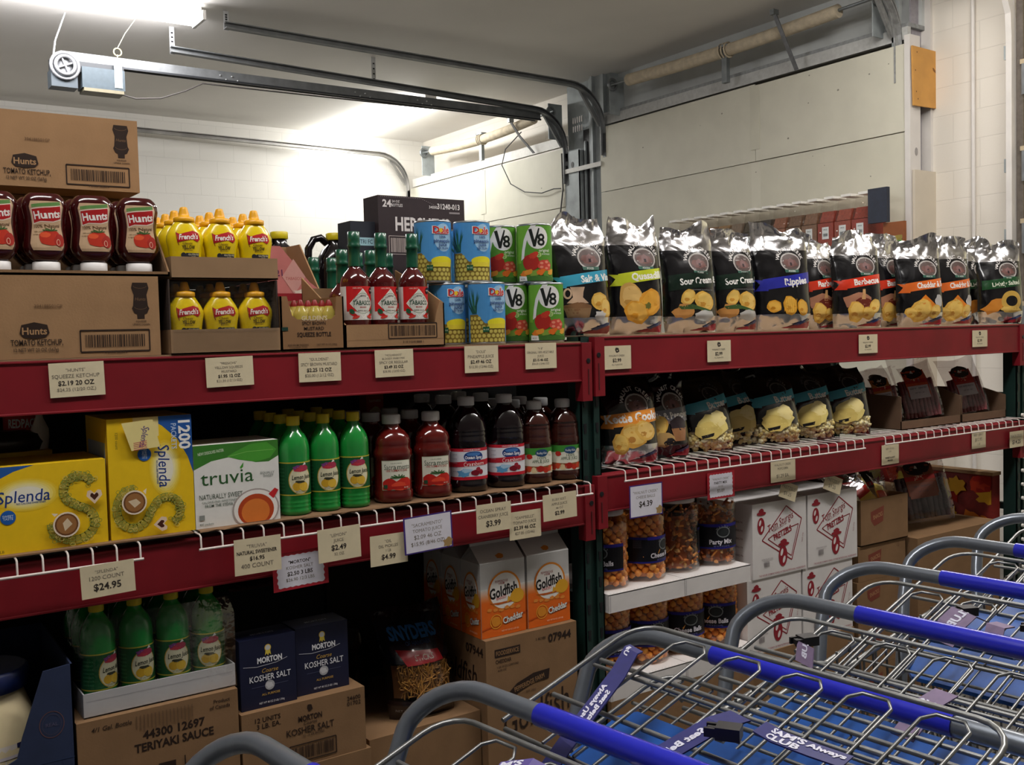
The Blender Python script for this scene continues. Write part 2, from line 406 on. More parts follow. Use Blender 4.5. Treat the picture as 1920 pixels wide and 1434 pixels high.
struct(d.build('door_3', loc=(0, .11, 0)))
# plywood square on the jamb
pw = MB(); PLY = mat('C99349', .6, vary=.13, scale=5, bump=.03, bscale=70)
pw.add([(6.577, 1.962, 3.53), (6.905, 1.962, 3.525), (6.900, 1.962, 3.115), (6.590, 1.962, 3.11), (6.577, 1.975, 3.53), (6.905, 1.975, 3.525), (6.900, 1.975, 3.115), (6.590, 1.975, 3.11)],
       [(3, 2, 1, 0), (4, 5, 6, 7), (0, 1, 5, 4), (1, 2, 6, 5), (2, 3, 7, 6), (3, 0, 4, 7)], PLY)
a = Art()
for u, v in ((6.63, 3.49), (6.61, 3.36), (6.62, 3.21), (6.64, 3.16), (6.88, 3.47), (6.885, 3.35), (6.88, 3.15)): a.ell(u, v, .005, .006, '5A3A1C', n=8)
a.blob(6.84, 3.385, .022, .012, '8A5A2A', 4, .3, rot=-.5).onto(pw, front(1.962))
tag(pw.build('plywood_board'), 'bare tan plywood board screwed high on the white door jamb', 'board')

# ---------------------------------------------------------------- lamps
TUBE = mat('FFFFFF', emit=5, vary=0)
def ceiling_light(i, x, y, z, ax, watts, colr):
    lab = ['long fluorescent strip light running left to right under the ceiling, top left corner', 'fluorescent strip light running away towards the back wall above the vegetable juice cans',
           'assumed unseen fluorescent strip light high over the aisle in front of the left bay', 'assumed unseen fluorescent strip light high over the aisle in front of the right bay', 'added unseen fluorescent strip light over the right end of the rack'][i]
    t = thing('ceiling_light', lab, 'light', (x, y, z), 0 if ax == 'x' else PI / 2, 'fluorescent strip lights')
    WM = mat('E8E6E2', .35, vary=.02); hl = 1.22
    m = MB(); m.box(-hl, -.07, .025, hl, .07, CEIL - z, WM); m.build('housing', t)
    m = MB(); m.prism([(-.10, -.035), (-.13, -.005), (-.13, .022), (.13, .022), (.13, -.005), (.10, -.035)], 'x', -hl + .01, hl - .01, TUBE); m.build('diffuser', t)
    for s in (-1, 1):
        e = MB(); e.box(s * hl - .012, -.135, -.042, s * hl + .012, .135, .03, WM); e.build('end_cap', t)
    for s, wq in ((-1, .24), (1, .24), (0, .52)):                                  # the lens shines out sideways and down
        l = bpy.data.lights.new('strip_glow', 'AREA'); l.shape = 'RECTANGLE'; l.size = 2.3; l.size_y = .05 if s else .2; l.energy = watts * wq; l.color = colr
        lo = bpy.data.objects.new('strip_glow', l); S.collection.objects.link(lo); lo.parent = t; lo.location = (0, s * .138, -.008 if s else -.042); lo.rotation_euler = (s * math.radians(72), 0, 0)
    return t
for i, a in enumerate(FIXTURES): ceiling_light(i, *a)

# ---------------------------------------------------------------- door gear
def bend(x0, x1, z, r, zb, y):
    """track: level from x0, then a quarter turn down to zb at x1"""
    P = [(x0, y, z[0]), (x1 - r, y, z[1])]
    for k in range(1, 9):
        a = PI / 2 * k / 8; P.append((x1 - r + r * math.sin(a), y, z[1] - r + r * math.cos(a)))
    P.append((x1, y, zb)); return P
def track(label, y, x0, x1, z, r, zb, hw, m, hangers):
    t = thing('door_track', label, 'track', (x0, y, 0), 0, 'overhead door tracks')
    P = [(q[0] - x0, 0, q[2]) for q in bend(x0, x1, z, r, zb, y)]
    k = MB(); k.strap(P, .006, hw, m); k.strap([(q[0], -.025, q[2] + hw * .8) for q in P], .022, .004, m); k.strap([(q[0], -.025, q[2] - hw * .8) for q in P], .022, .004, m); k.build('rail', t)
    for hx in hangers:
        zz = z[0] + (z[1] - z[0]) * (hx - x0) / (x1 - x0)
        b = MB(); b.box(hx - x0 - .02, .008, zz - .03, hx - x0 + .02, .014, CEIL, mat('C9CBCD', .4, metal=.5))
        for q in range(4):
            w = zz + .03 + q * (CEIL - zz - .05) / 4; b.box(hx - x0 - .008, .004, w, hx - x0 + .008, .0085, w + .012, BLACKP())
        b.build('hanger', t)
    b = MB(); b.strap([(x1 - x0 - r * .62, .02, z[1] - .03), (x1 - x0 - .02, .02, z[1] - r * .86)], .012, .02, m); b.build('corner_brace', t)
    return t
DK = mat('7E8183', .45, metal=.15, vary=.2, scale=8)
track('upper grey door track curving down beside the left edge of the near boarded doorway', 5.42, 2.79, 6.60, (4.0, 3.955), .42, 3.3, .026, DK, (2.81,))
track('grey door track just above the heavy opener rail, curving down at the steel post', 6.03, 2.55, 6.60, (3.93, 3.83), .40, 3.1, .026, STEELD(), (2.57, 4.4))
track('pale door track along the back wall, curving down in the far corner', 9.22, .6, 6.50, (3.93, 3.875), .42, 3.0, .026, mat('A8A6A2', .4, metal=.6, vary=.3, scale=3), (1.5,))
track('door track overhead at the right end of the near boarded doorway', 2.12, 4.9, 6.62, (4.03, 4.0), .42, 3.3, .026, mat('9A9B9A', .45, metal=.5, vary=.2), (5.0,))
# springs over the doorways
def spring(label, y0, y1, x, z, sag):
    t = thing('torsion_spring', label, 'spring', (x, y0, z), 0, 'door springs above the boarded doorways'); L = y1 - y0
    MB().tube([(0, -.1, 0), (0, L * .5, -sag * .6), (0, L + .1, 0)], .013, GALV(), n=8).build('shaft', t)
    CR = mat('CDBFA6', .7, vary=.14, scale=18, bump=.25, bscale=130)
    for a, b, e in ((.10, .49, 0), (.52, .94, .012)):
        P = [(0, L * (a + (b - a) * k / 10), -sag * math.sin(PI * (a + (b - a) * k / 10)) - e * 0) for k in range(11)]
        m = MB()
        m.tube(P, .052 + e * .3, CR, n=14)
        m.build('coil', t)
    m = MB(); m.loft([(-.01, .06, .075), (.01, .06, .075)], GALV(), n=16, cy=L * .505, cap=True); m.box(-.02, L * .495, -.3, .02, L * .515, .02, GALV())
    for q in range(3): m.tube([(.062 * math.cos(k), L * (.492 + .012 * q), .062 * math.sin(k) - sag) for k in [2 * PI * i / 12 for i in range(12)]], .008, CR, n=6, closed=True)
    m.build('center_bracket', t)
    for q in (-.05, L + .06):
        m = MB(); m.tube([(.05 * math.cos(k), q, .05 * math.sin(k)) for k in [2 * PI * i / 14 for i in range(14)]], .014, GALV(), n=6, closed=True); m.box(-.02, q + .02, -.28, .16, q + .03, .09, GS); m.build('end_bracket', t)
    return t
spring('cream wrapped spring tube above the near boarded doorway', 2.26, 5.1, 6.52, 3.93, .03)
spring('cream wrapped spring tube above the far bright doorway', 6.2, 8.75, 6.52, 3.86, .06)
def strut(label, pts):
    m = MB(); x, y, z = pts[0]; m.strap([(a - x, b - y, c - z) for a, b, c in pts], .018, .004, mat('77787A', .45, metal=.6, vary=.2), (0, 1, 0)); m.box(-.03, -.02, -.01, .03, .02, .03, GALV())
    return tag(m.build('door_strut', loc=(x, y, z)), label, 'strut', 'steel struts by the door springs')
strut('thin steel strut hanging in front of the near spring tube', [(6.40, 3.06, 4.02), (6.45, 3.02, 3.85), (6.55, 2.97, 3.58)])
strut('thin steel strut hanging in front of the far spring tube', [(6.42, 6.75, 3.86), (6.5, 6.7, 3.7), (6.58, 6.55, 3.5)])
# opener
t = thing('door_opener', 'grey overhead door opener motor on the left end of its heavy rail', 'opener', (1.72, 6.12, 3.70))
m = MB(); m.box(0, -.05, .045, 4.6, -.04, .115, STEELD()); m.box(0, -.05, .115, 4.6, .05, .123, STEELD()); m.box(0, .04, .045, 4.6, .05, .115, STEELD()); m.box(0, -.065, .035, 4.6, -.05, .05, mat('34363A', .5, metal=.5)); m.build('rail', t)
for x in (1.25, 2.5, 3.15):
    for q in range(4): MB().ball((x + .05 * q, -.054, .085 - .03 * (q % 2)), .009, mat('C9CBCD', .3, metal=.8), lo=True).build('bolt', t)
m = MB(); m.box(-.08, -.08, -.16, .11, .06, -.03, mat('3E464C', .5, metal=.2)); m.box(.14, -.10, -.15, .46, .07, .01, mat('3C474E', .5, metal=.2, vary=.1)); m.box(.15, -.10, -.175, .45, .06, -.15, mat('6A6450', .5)); m.box(-.08, -.08, -.03, .46, .0, .05, mat('23272C', .5)); m.build('housing', t)
m = MB()
for k in range(2): m.tube([(.02 + (.1 - .03 * k) * math.cos(a), -.09 - .02 * k, .0 + (.1 - .03 * k) * math.sin(a)) for a in [2 * PI * i / 20 for i in range(20)]], .014, mat('8A8B8E', .5, metal=.5), n=8, closed=True)
for k in range(4): m.tube([(.02, -.1, 0), (.02 + .08 * math.cos(k * PI / 2 + .4), -.1, .08 * math.sin(k * PI / 2 + .4))], .009, mat('8A8B8E', .5, metal=.5))
m.loft([(-.06, .075, .04), (.06, .075, .04)], mat('77797C', .5, metal=.5), cx=.02, cy=-.05); m.build('motor_wheel', t)
m = MB(); m.strap([(-.06, -.02, .0), (-.03, -.02, .2), (.05, -.02, CEIL - 3.70)], .02, .004, mat('C4C6C8', .4, metal=.5)); m.build('mounting_strap', t)
m = MB(); m.box(.38, -.105, -.13, .44, -.1, .07, mat('93A4A8', .4)); m.tube([(.4, -.11, .05), (.41, -.11, .13)], .004, mat('C9B98A', .5)); m.tube([(.41 + .03 * math.cos(a), -.11, .15 + .03 * math.sin(a)) for a in [2 * PI * i / 14 for i in range(14)]], .005, mat('D3C48E', .5), closed=True)
m.tube([(.41, -.11, .18), (.47, -.12, .30), (.55, -.14, CEIL - 3.70)], .003, mat('CFC8B0', .6)); m.build('release_lever', t)
m = MB(); m.tube([(.42, -.05, -.16), (.55, -.05, -.185), (.75, -.05, -.16), (.95, -.05, -.08), (1.1, -.05, .0), (1.6, -.06, .0), (3.3, -.06, .02)], .006, mat('4A4644', .6)); m.build('power_cord', t)
# loose cable on the far door board
m = MB(); m.tube([(6.56, 6.75, 3.76), (6.55, 7.05, 3.62), (6.53, 7.1, 3.45), (6.54, 6.95, 3.22), (6.55, 6.7, 3.10), (6.56, 6.4, 3.05), (6.57, 6.2, 3.07), (6.58, 6.09, 3.06)], .006, mat('3A3A38', .6), n=6); m.tube([(6.585, 6.07, 3.42), (6.585, 6.06, 3.05), (6.57, 6.14, 2.6), (6.57, 6.2, 2.0)], .008, mat('4A4A48', .6), n=6)
tag(m.build('loose_cable'), 'thin dark cable drooping across the bright far door board', 'cable')
tag(MB().box(6.585, 5.44, 3.20, 6.598, 6.06, 3.245, mat('DAD9D4', .5)).build('crossbar'), 'thin white bar bridging the grey post between the two boarded doorways', 'bar')
# ================================================================ pallet rack
ZU, ZL, ZR, ZUR = 1.522, 1.098, 1.122, 1.538     # top faces: upper left, wire left, wire right, upper right
def upright(label, x):
    t = thing('rack_upright', label, 'rack upright', (x, 0, 0), 0, 'green rack uprights')
    for y in (.0, 1.0):
        m = MB(); w = .038; y1 = y + .075
        m.box(-w, y + .012, 0, -w + .004, y1, 1.535, GREENP()); m.box(w - .004, y + .012, 0, w, y1, 1.535, GREENP()); m.box(-w, y + .012, 0, -.012, y + .017, 1.535, GREENP()); m.box(.012, y + .012, 0, w, y + .017, 1.535, GREENP()); m.box(-.014, y + .022, 0, .014, y + .027, 1.535, GREENP())
        for k in range(18):
            z = .12 + .08 * k
            for s in (-1, 1): m.prism([(s * .024 - .004, z), (s * .024 + .004, z), (s * .024 + .006, z + .03), (s * .024 - .006, z + .03)], 'y', y + .0105, y + .0125, BLACKP())
        m.box(-.042, y - .0, 0, .042, y + .09, .008, GREENP()); m.build('post', t)
    b = MB()
    for z in (.2, .7, 1.2): b.box(-.012, .08, z, .012, 1.0, z + .03, GREENP())
    b.tube([(0, .08, .25), (0, 1.0, .7)], .014, GREENP()); b.tube([(0, 1.0, .75), (0, .08, 1.2)], .014, GREENP()); b.build('brace', t)
    return t
upright('dark green rack upright left of the ketchup cases, mostly outside the view', -.50)
upright('dark green rack upright between the two red bays', 1.965)
up = upright('dark upright with white dots at the far right end of the rack', 4.435)
for k in range(16):
    z = .2 + .062 * k; MB().prism([(.0 + .008 * math.cos(a), z + .008 * math.sin(a)) for a in [2 * PI * i / 8 for i in range(8)]], 'y', .0, .0105, mat('E8E4DC')).build('dot', up)
def beam(label, x0, x1, z0, z1, y, hook):
    t = thing('shelf_beam', label, 'shelf beam', (x0, y, z0), 0, 'red rack beams'); L = x1 - x0; h = z1 - z0; s = 1 if y < .5 else -1
    m = MB(); Y = lambda a: a if s > 0 else .06 - a
    m.box(0, min(Y(0), Y(.05)), 0, L, max(Y(0), Y(.05)), h, REDP()); m.box(0, min(Y(0), Y(-.003)), 0, L, max(Y(0), Y(-.003)), .006, REDP()); m.box(0, min(Y(0), Y(-.003)), h - .006, L, max(Y(0), Y(-.003)), h, REDP()); m.build('bar', t, bevel=.002)
    for e, dx in ((0, -.001), (L, .001)):
        c = MB(); q = (-.034, .004) if e == 0 else (-.004, .034); d = hook
        c.box(e + q[0], min(Y(-.006), Y(.03)), -d, e + q[1], max(Y(-.006), Y(.03)), h, REDP())
        mx = e + (-.02 if e == 0 else .02)
        c.prism([(mx + .008 * math.cos(a), h - .055 + .008 * math.sin(a)) for a in [2 * PI * i / 8 for i in range(8)]], 'y', Y(-.008), Y(-.006), BLACKP())
        c.box(mx - .002, min(Y(-.0075), Y(-.006)), -d + .02, mx + .002, max(Y(-.0075), Y(-.006)), h - .08, mat('4A0A10', .6))
        c.build('connector', t, bevel=.002)
    return t
beam('upper front red beam of the left bay below the ketchup and mustard', -.46, 1.925, 1.40, 1.518, 0, .06)
beam('upper front red beam of the right bay below the chip bags', 2.006, 4.396, 1.412, 1.534, 0, .06)
beam('middle front red beam of the left bay behind the wire shelf lip', -.46, 1.925, .963, 1.083, 0, .05)
beam('middle front red beam of the right bay behind the wire shelf lip', 2.006, 4.396, .992, 1.106, 0, .05)
for nm, x0, x1 in (('left', -.46, 1.925), ('right', 2.006, 4.396)):
    beam('upper rear red beam of the %s bay behind the stock' % nm, x0, x1, 1.40, 1.518, 1.03, .06); beam('middle rear red beam of the %s bay behind the stock' % nm, x0, x1, .97, 1.083, 1.03, .05)
DECK = mat('8C7355', .8, vary=.12, scale=8)
tag(MB().box(-.46, .004, 1.5185, 1.924, 1.08, ZU - .0005, DECK).build('shelf_board'), 'thin wooden deck of the upper left shelf under the ketchup cases', 'shelf board')
tag(MB().box(2.006, .004, 1.5345, 4.395, 1.08, ZUR - .0005, DECK).build('shelf_board'), 'thin wooden deck of the upper right shelf under the chip bags', 'shelf board')
def wire_shelf(label, x0, x1, z, zl, pitch=.0508):
    t = thing('wire_shelf', label, 'wire shelf', (x0, 0, z), 0, 'white wire shelves'); L = x1 - x0
    m = MB(); n = int(L / pitch); r = .0023
    for k in range(n + 1):
        x = L * k / n; m.tube([(x, 1.06, -r), (x, -.022, -r), (x, -.030, -.006), (x, -.032, zl - z)], r, WIREW(), n=6)
    m.build('wires', t)
    m = MB()
    for y in (-.0345, ): m.tube([(-.006, y, zl - z), (L + .006, y, zl - z)], .0032, WIREW(), n=8)
    for y in (.1, .35, .6, .85, 1.05): m.tube([(0, y, -.0075), (L, y, -.0075)], .003, WIREW(), n=6)
    m.build('cross_rods', t); return t
wire_shelf('white wire shelf under the two yellow sweetener boxes', -.42, .602, ZL, 1.060)
wire_shelf('white wire shelf from the green sweetener box to the apple juice', .741, 1.922, ZL, 1.062)
wire_shelf('white wire shelf under the popcorn bags', 2.062, 3.245, ZR, 1.086)
wire_shelf('white wire shelf under the cartons of dried meat packs', 3.38, 4.39, ZR, 1.090)
LINER = mat('7A5C40', .9, vary=.12, scale=12)
tag(MB().box(.0, -.012, ZL + .0005, .73, .60, ZL + .004, LINER).build('cardboard_liner'), 'brown cardboard sheet under the yellow sweetener boxes', 'cardboard sheet')
m = MB(); rd = random.Random(3); N = 60
vs = [(.745 + 1.165 * i / N, -.014 + rd.uniform(-.003, .003), ZL + q) for i in range(N + 1) for q in (.0005, .004)] + [(.745 + 1.165 * i / N, .6, ZL + q) for i in range(N + 1) for q in (.0005, .004)]
K = 2 * (N + 1); fs = []
for i in range(N): a = 2 * i; fs += [(a, a + 2, a + 3, a + 1), (a + 1, a + 3, K + a + 3, K + a + 1), (a, K + a, K + a + 2, a + 2)]
tag(m.add(vs, fs, LINER).build('cardboard_liner'), 'brown cardboard sheet with a ragged front edge under the juice bottles', 'cardboard sheet')

# ---------------------------------------------------------------- price cards
CREAM = 'D9CCAC'; CARDW = 'DEDCE6'
def card(label, px, y, lines, style='cream', w=None, tilt=0, noun='price_card', grp='price cards on the shelf edges'):
    """px: left, top, right, bottom of the card in the photograph; lines: (text, height share, bold)"""
    x0, zt = W(px[0], (px[1] + px[3]) / 2, y)[0], W((px[0] + px[2]) / 2, px[1], y)[1]; x1, zb = W(px[2], (px[1] + px[3]) / 2, y)[0], W((px[0] + px[2]) / 2, px[3], y)[1]
    w, h = x1 - x0, zt - zb; cx, cz = (x0 + x1) / 2, (zt + zb) / 2; m = MB(); base = {'cream': CREAM, 'white': CARDW, 'purple': CARDW, 'red': CARDW}[style]
    a = Art(); iw, ih = w, h
    if style in ('purple', 'red'):
        bc = '3A2478' if style == 'purple' else 'A8192A'; mb = mat(bc, .6)
        m.box(-w / 2, -.0008, -h / 2, w / 2, 0, h / 2, mb); iw, ih = w * .94, h * .93
        if style == 'red':
            rd = random.Random(5); iw, ih = w * .84, h * .84; P = []
            for sx0, sy0, sx1, sy1, n in ((-1, -1, 1, -1, 16), (1, -1, 1, 1, 11), (1, 1, -1, 1, 16), (-1, 1, -1, -1, 11)):
                for i in range(n):
                    k = i / n; e = 1 + (.03 if i % 2 else -.02); P.append(((sx0 + (sx1 - sx0) * k) * iw / 2 * e, (sy0 + (sy1 - sy0) * k) * ih / 2 * e))
            a.poly(P, base)
        else: a.rect(-iw / 2, -ih / 2, iw / 2, ih / 2, base)
    else:
        m.box(-w / 2, -.0008, -h / 2, w / 2, 0, h / 2, mat(base, .7, vary=.05, scale=20, spec=.2))
    zz = ih * .36; tot = sum(l[1] for l in lines) or 1; gap = .72 * ih / tot
    for tx, s, b in lines:
        zz -= gap * s / 2
        if tx.startswith('@'): a.blob(0, zz + .004, .008, .009, '3A3430', 4, .2); a.text('w', 0, zz + .004, .006, base)
        else: a.text(tx, -iw * .02, zz, gap * s * .6, '3A3430' if b else '7C7468', maxw=iw * .86, bold=.02 if b else .0)
        zz -= gap * s / 2
    if style == 'purple': a.blob(iw * .42, -ih * .36, iw * .11, ih * .13, 'A88A5A', 3, .3)
    a.onto(m, front(-.0008), base=.0002)
    o = m.build(noun, loc=(cx, y, cz)); o.rotation_euler = (0, tilt, 0)
    return tag(o, label, 'price card', grp)
c1 = lambda *l: [(x[0], x[1], x[2] if len(x) > 2 else False) for x in l]
YB = -.0042
card('cream price card reading squeeze ketchup $2.19 on the upper beam', (92, 679, 196, 743), YB, c1(('"HUNTS"', .8), ('SQUEEZE KETCHUP', .9), ('$2.19 20 OZ', 1.1, True), ('$24.25 (12/20 OZ.)', .8)), tilt=-.02)
card('cream price card reading yellow squeeze mustard $1.95 on the upper beam', (386, 669, 475, 724), YB, c1(('"FRENCHS"', .8), ('YELLOW SQUEEZE', .8), ('MUSTARD', .8), ('$1.95 12 OZ', 1, True), ('$21.50 (12/12 OZ)', .8)), tilt=-.02)
card('cream price card reading spicy brown mustard $2.25 on the upper beam', (560, 661, 639, 715), YB, c1(('"GULDENS"', .8), ('SPICY BROWN MUSTARD', .9), ('$2.25 12 OZ', 1, True), ('$25.00 (12/12 OZ)', .8)))
card('cream price card reading spicy or regular $3.49 on the upper beam', (703, 655, 775, 706), YB, c1(('"MCILHENNYS"', .7), ('BLOODY MARY MIX', .7), ('SPICY OR REGULAR', .9), ('$3.49 32 OZ', 1, True), ('$38.95 (12/32 OZ)', .8)), tilt=-.01)
card('cream price card reading pineapple juice $2.49 on the upper beam', (871, 648, 934, 698), YB, c1(('"DOLE"', .8), ('PINEAPPLE JUICE', .9), ('$2.49 46 OZ', 1, True), ('$13.50 (12/46 OZ)', .8)))
card('cream price card below the vegetable juice cans, right end of the left beam', (985, 643, 1043, 691), YB, c1(('"V 8"', .8), ('ORIGINAL 100% VEGETABLE', .8), ('JUICE', .8), ('$3.15 46 OZ', .9, True), ('$36.25 (12/46 OZ)', .7)))
for i, (px, lb) in enumerate((((1131, 648, 1183, 692), 'leftmost of the four $2.99 cards under the chip bags'), ((1326, 638, 1370, 678), 'second $2.99 card from the left under the chip bags'), ((1610, 627, 1645, 662), 'third $2.99 card from the left under the chip bags'), ((1823, 619, 1851, 650), 'rightmost of the $2.99 cards under the chip bags'))):
    card('square cream price card, ' + lb, px, YB, c1(('@', 1.1), ('WALNUT CREEK', .7), ('$2.99', 1.3, True), ('ALL FLAVORS', .6)))
YL = -.039
card('cream price card reading $24.95 under the upright yellow sweetener box', (151, 1055, 253, 1116), YL, c1(('"SPLENDA"', .7), ('1200 COUNT', .9), ('$24.95', 1.5, True)), tilt=-.03)
card('cream price card reading natural sweetener $16.95', (439, 1007, 527, 1074), YL, c1(('"TRUVIA"', .9), ('NATURAL SWEETENER', .9, True), ('$16.95', 1, True), ('400 COUNT', 1.1)), tilt=.0)
card('red zigzag edged price card reading kosher salt $2.50', (511, 1032, 615, 1102), YL + .02, c1(('"MORTON"', .9, True), ('KOSHER SALT', .9), ('$2.50 3 LBS', 1.1, True), ('$26.90 12/3 LBS', .9)), 'red', tilt=-.02)
card('cream price card reading $2.49 under the lemon juice', (596, 988, 676, 1050), YL, c1(('"LEMON"', .8), ('JUICE', .8), ('$2.49', 1.3, True), ('32 OZ', .7)), tilt=-.02)
card('cream price card reading $4.99 left of the purple edged card', (694, 1001, 764, 1058), YL + .004, c1(('"OIL', .8), ('DIL PICKLES', .8), ('1 LB', .7), ('$4.99', 1.4, True)))
card('purple edged white price card reading tomato juice $2.09', (757, 964, 848, 1033), YL - .003, c1(('"SACRAMENTO"', .9), ('TOMATO JUICE', .9), ('$2.09 46 OZ', 1.1), ('$15.95 (8/46 OZ)', 1)), 'purple', tilt=-.03)
card('cream price card reading cranberry juice $3.99', (893, 943, 958, 996), YL, c1(('OCEAN SPRAY', .9), ('CRANBERRY JUICE', .9), ('$3.99', 1.5, True)))
card('small cream price card tucked right of the cranberry juice card', (955, 957, 1014, 1009), YL + .006, c1(('"CAMPBELLS"', .8), ('TOMATO JUICE', .8), ('$2.39 46 OZ', 1, True), ('$27.85 (12/46)', .8)))
card('cream price card reading apple juice 46 oz $2.99', (1018, 924, 1081, 973), YL, c1(('RUBY KIST', .9), ('APPLE JUICE', .9), ('46 OZ', .8), ('$2.99', 1.3, True)), tilt=-.02)
card('purple edged white price card reading $4.39 over the cheese ball jars', (1180, 907, 1242, 968), YL, c1(('"WALNUT CREEK"', .8), ('CHEESE BALLS', .8), ('$4.39', 1.6, True), (' ', .5)), 'purple')
card('red edged white price card reading party mix $5.89', (1326, 884, 1377, 934), YB, c1(('"WALNUT CREEK"', .8), ('PARTY MIX', 1, True), ('32 OZ', .7), ('$5.89', 1.3)), 'red')
card('cream price card reading $1.29 under the popcorn bags', (1445, 861, 1491, 902), YB, c1(('WALNUT CREEK', .8), ('POPCORN', .8), (' ', .5), ('$1.29 EA.', 1.2)))
card('cream card drooping over the left white pretzel box', (1462, 905, 1494, 936), .012, c1(('PRETZELS', .9), ('$9.25', 1)), tilt=.35)
card('cream card drooping over the right white pretzel box', (1545, 892, 1578, 922), .012, c1(('PRETZELS', .9), ('$9.25', 1)), tilt=.35)
card('cream price card below the left carton of dried meat packs', (1653, 833, 1685, 870), YB, c1(('BEEF STICKS', .8), ('2 LB', .7), (' ', 1), ('SWEET & HOT', .8, True), ('SMOKED', .7, True)))
card('cream price card below the right carton of dried meat packs', (1822, 806, 1848, 840), YB, c1(('BEEF JERKY', .9), ('$12.95', 1.2), ('1 LB', .8)))
card('cream price card at the right end of the middle beam', (1893, 808, 1919, 838), YB - .008, c1(('SNACK STICKS', .9), ('$14.25', 1.2, True)))
# ================================================================ goods, upper shelf
def carton(name, w, d, h, m, art=None, side=None, top=None, bevel=.0015, rside=None):
    b = MB(); b.box(-w / 2, 0, 0, w / 2, d, h, m)
    if art: art.onto(b, front())
    if side: side.onto(b, leftside(-w / 2))
    if rside: rside.onto(b, lambda u, v, k: (w / 2 + k, u, v))
    if top: top.onto(b, lambda u, v, k: (u, v, h + k))
    return b.build(name, bevel=0)
def cut_case(name, w, d, h, hf, m, inner, art=None, diag=.5, hb=None, art_side=None):
    """case with its front cut down to hf; sides slope back to full height"""
    b = MB(); t = .004; hb = hb or h; e = d * diag
    b.box(-w / 2, 0, 0, w / 2, d, t, inner); b.box(-w / 2, 0, 0, w / 2, t, hf, m); b.box(-w / 2, d - t, 0, w / 2, d, hb, m)
    for s in (-1, 1):
        x0, x1 = (-w / 2, -w / 2 + t) if s < 0 else (w / 2 - t, w / 2)
        b.prism([(.0, 0), (d, 0), (d, hb), (e, h), (.0, hf)], 'x', x0, x1, m)
        b.prism([(.006, t), (d - t, t), (d - t, hb - .003), (e, h - .003), (.006, hf - .003)], 'x', *((x1, x1 + .001) if s < 0 else (x0 - .001, x0)), inner)
    if art: art.onto(b, front())
    if art_side: art_side.onto(b, leftside(-w / 2))
    return b.build(name)
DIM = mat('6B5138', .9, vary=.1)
# ---- ketchup cases
CB = '2E211B'
def ketchup_print(w, h):
    a = Art()
    x = w / 2 - .042; 
    for pts in ([(-.022, .065), (.022, .065), (.026, .045), (.019, .02), (.022, -.02), (.026, -.03), (.019, -.048), (.011, -.052), (.011, -.068), (-.011, -.068), (-.011, -.052), (-.019, -.048), (-.026, -.03), (-.022, -.02), (-.019, .02), (-.026, .045)],):
        a.poly([(x + p[0] * .75, h - .055 + p[1] * .62) for p in pts], CB)
    a.text('Hunts', x, h - .052, .007, '6B5138', shear=.2); a.ring(x, h - .07, .014, .006, .001, '6B5138', a0=PI, a1=2 * PI); a.ring(x, h - .022, .015, .006, .001, '6B5138', a0=PI, a1=2 * PI)
    a.text('SQUEEZE', x, h - .103, .004, '4A382B'); a.text('UPSIDE DOWN', x, h - .110, .004, '4A382B')
    a.bars(w / 2 - .165, .022, w / 2 - .035, .050, CB, 4, (.010, .003)); a.text('0 27000 38282 5', w / 2 - .1, .010, .005, '4A382B')
    lx = w / 2 - .268; a.poly([(lx - .03, .056), (lx - .026, .074), (lx, .080), (lx + .026, .074), (lx + .03, .056), (lx + .022, .047), (lx, .044), (lx - .022, .047)], CB); a.text('Hunts', lx, .061, .015, 'A8835C', maxw=.05, bold=.02)
    a.text('TOMATO KETCHUP,', lx + .004, .036, .013, CB, maxw=.105); a.text('12 NET WT 20 OZ (567g)', lx + .002, .020, .008, '4A382B', maxw=.09)
    a.text('394188501GP', lx + .03, .115, .007, '6B4F36'); return a
KW = .50
cz = ZU
o = carton('cardboard_case', KW, .42, .182, KRAFT(), ketchup_print(KW, .182)); o.location = (.677 - KW / 2, .004, ZU); tag(o, 'large brown ketchup case on the upper shelf under the row of upside-down bottles', 'cardboard box', 'ketchup cases')
o = dup(o, (.724 - KW / 2, .30, 1.937), 0, 'large brown ketchup case at the top left, behind and above the upside-down bottles', 'ketchup cases')
o2 = carton('cardboard_case', KW, .34, .413, KRAFT2()); o2.location = (.712 - KW / 2, .438, ZU); tag(o2, 'plain brown case hidden behind the ketchup, carrying the topmost ketchup case', 'cardboard box')
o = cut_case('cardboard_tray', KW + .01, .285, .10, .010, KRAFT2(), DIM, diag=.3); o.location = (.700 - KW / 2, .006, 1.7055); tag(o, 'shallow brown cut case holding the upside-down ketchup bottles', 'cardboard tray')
KL = [(.026, .020, .018), (.032, .030, .024), (.045, .041, .028), (.058, .0455, .030), (.075, .044, .029), (.10, .0415, .027), (.125, .043, .029), (.145, .0465, .0305), (.158, .0455, .030), (.168, .040, .027), (.1745, .034, .022), (.177, .030, .018)]
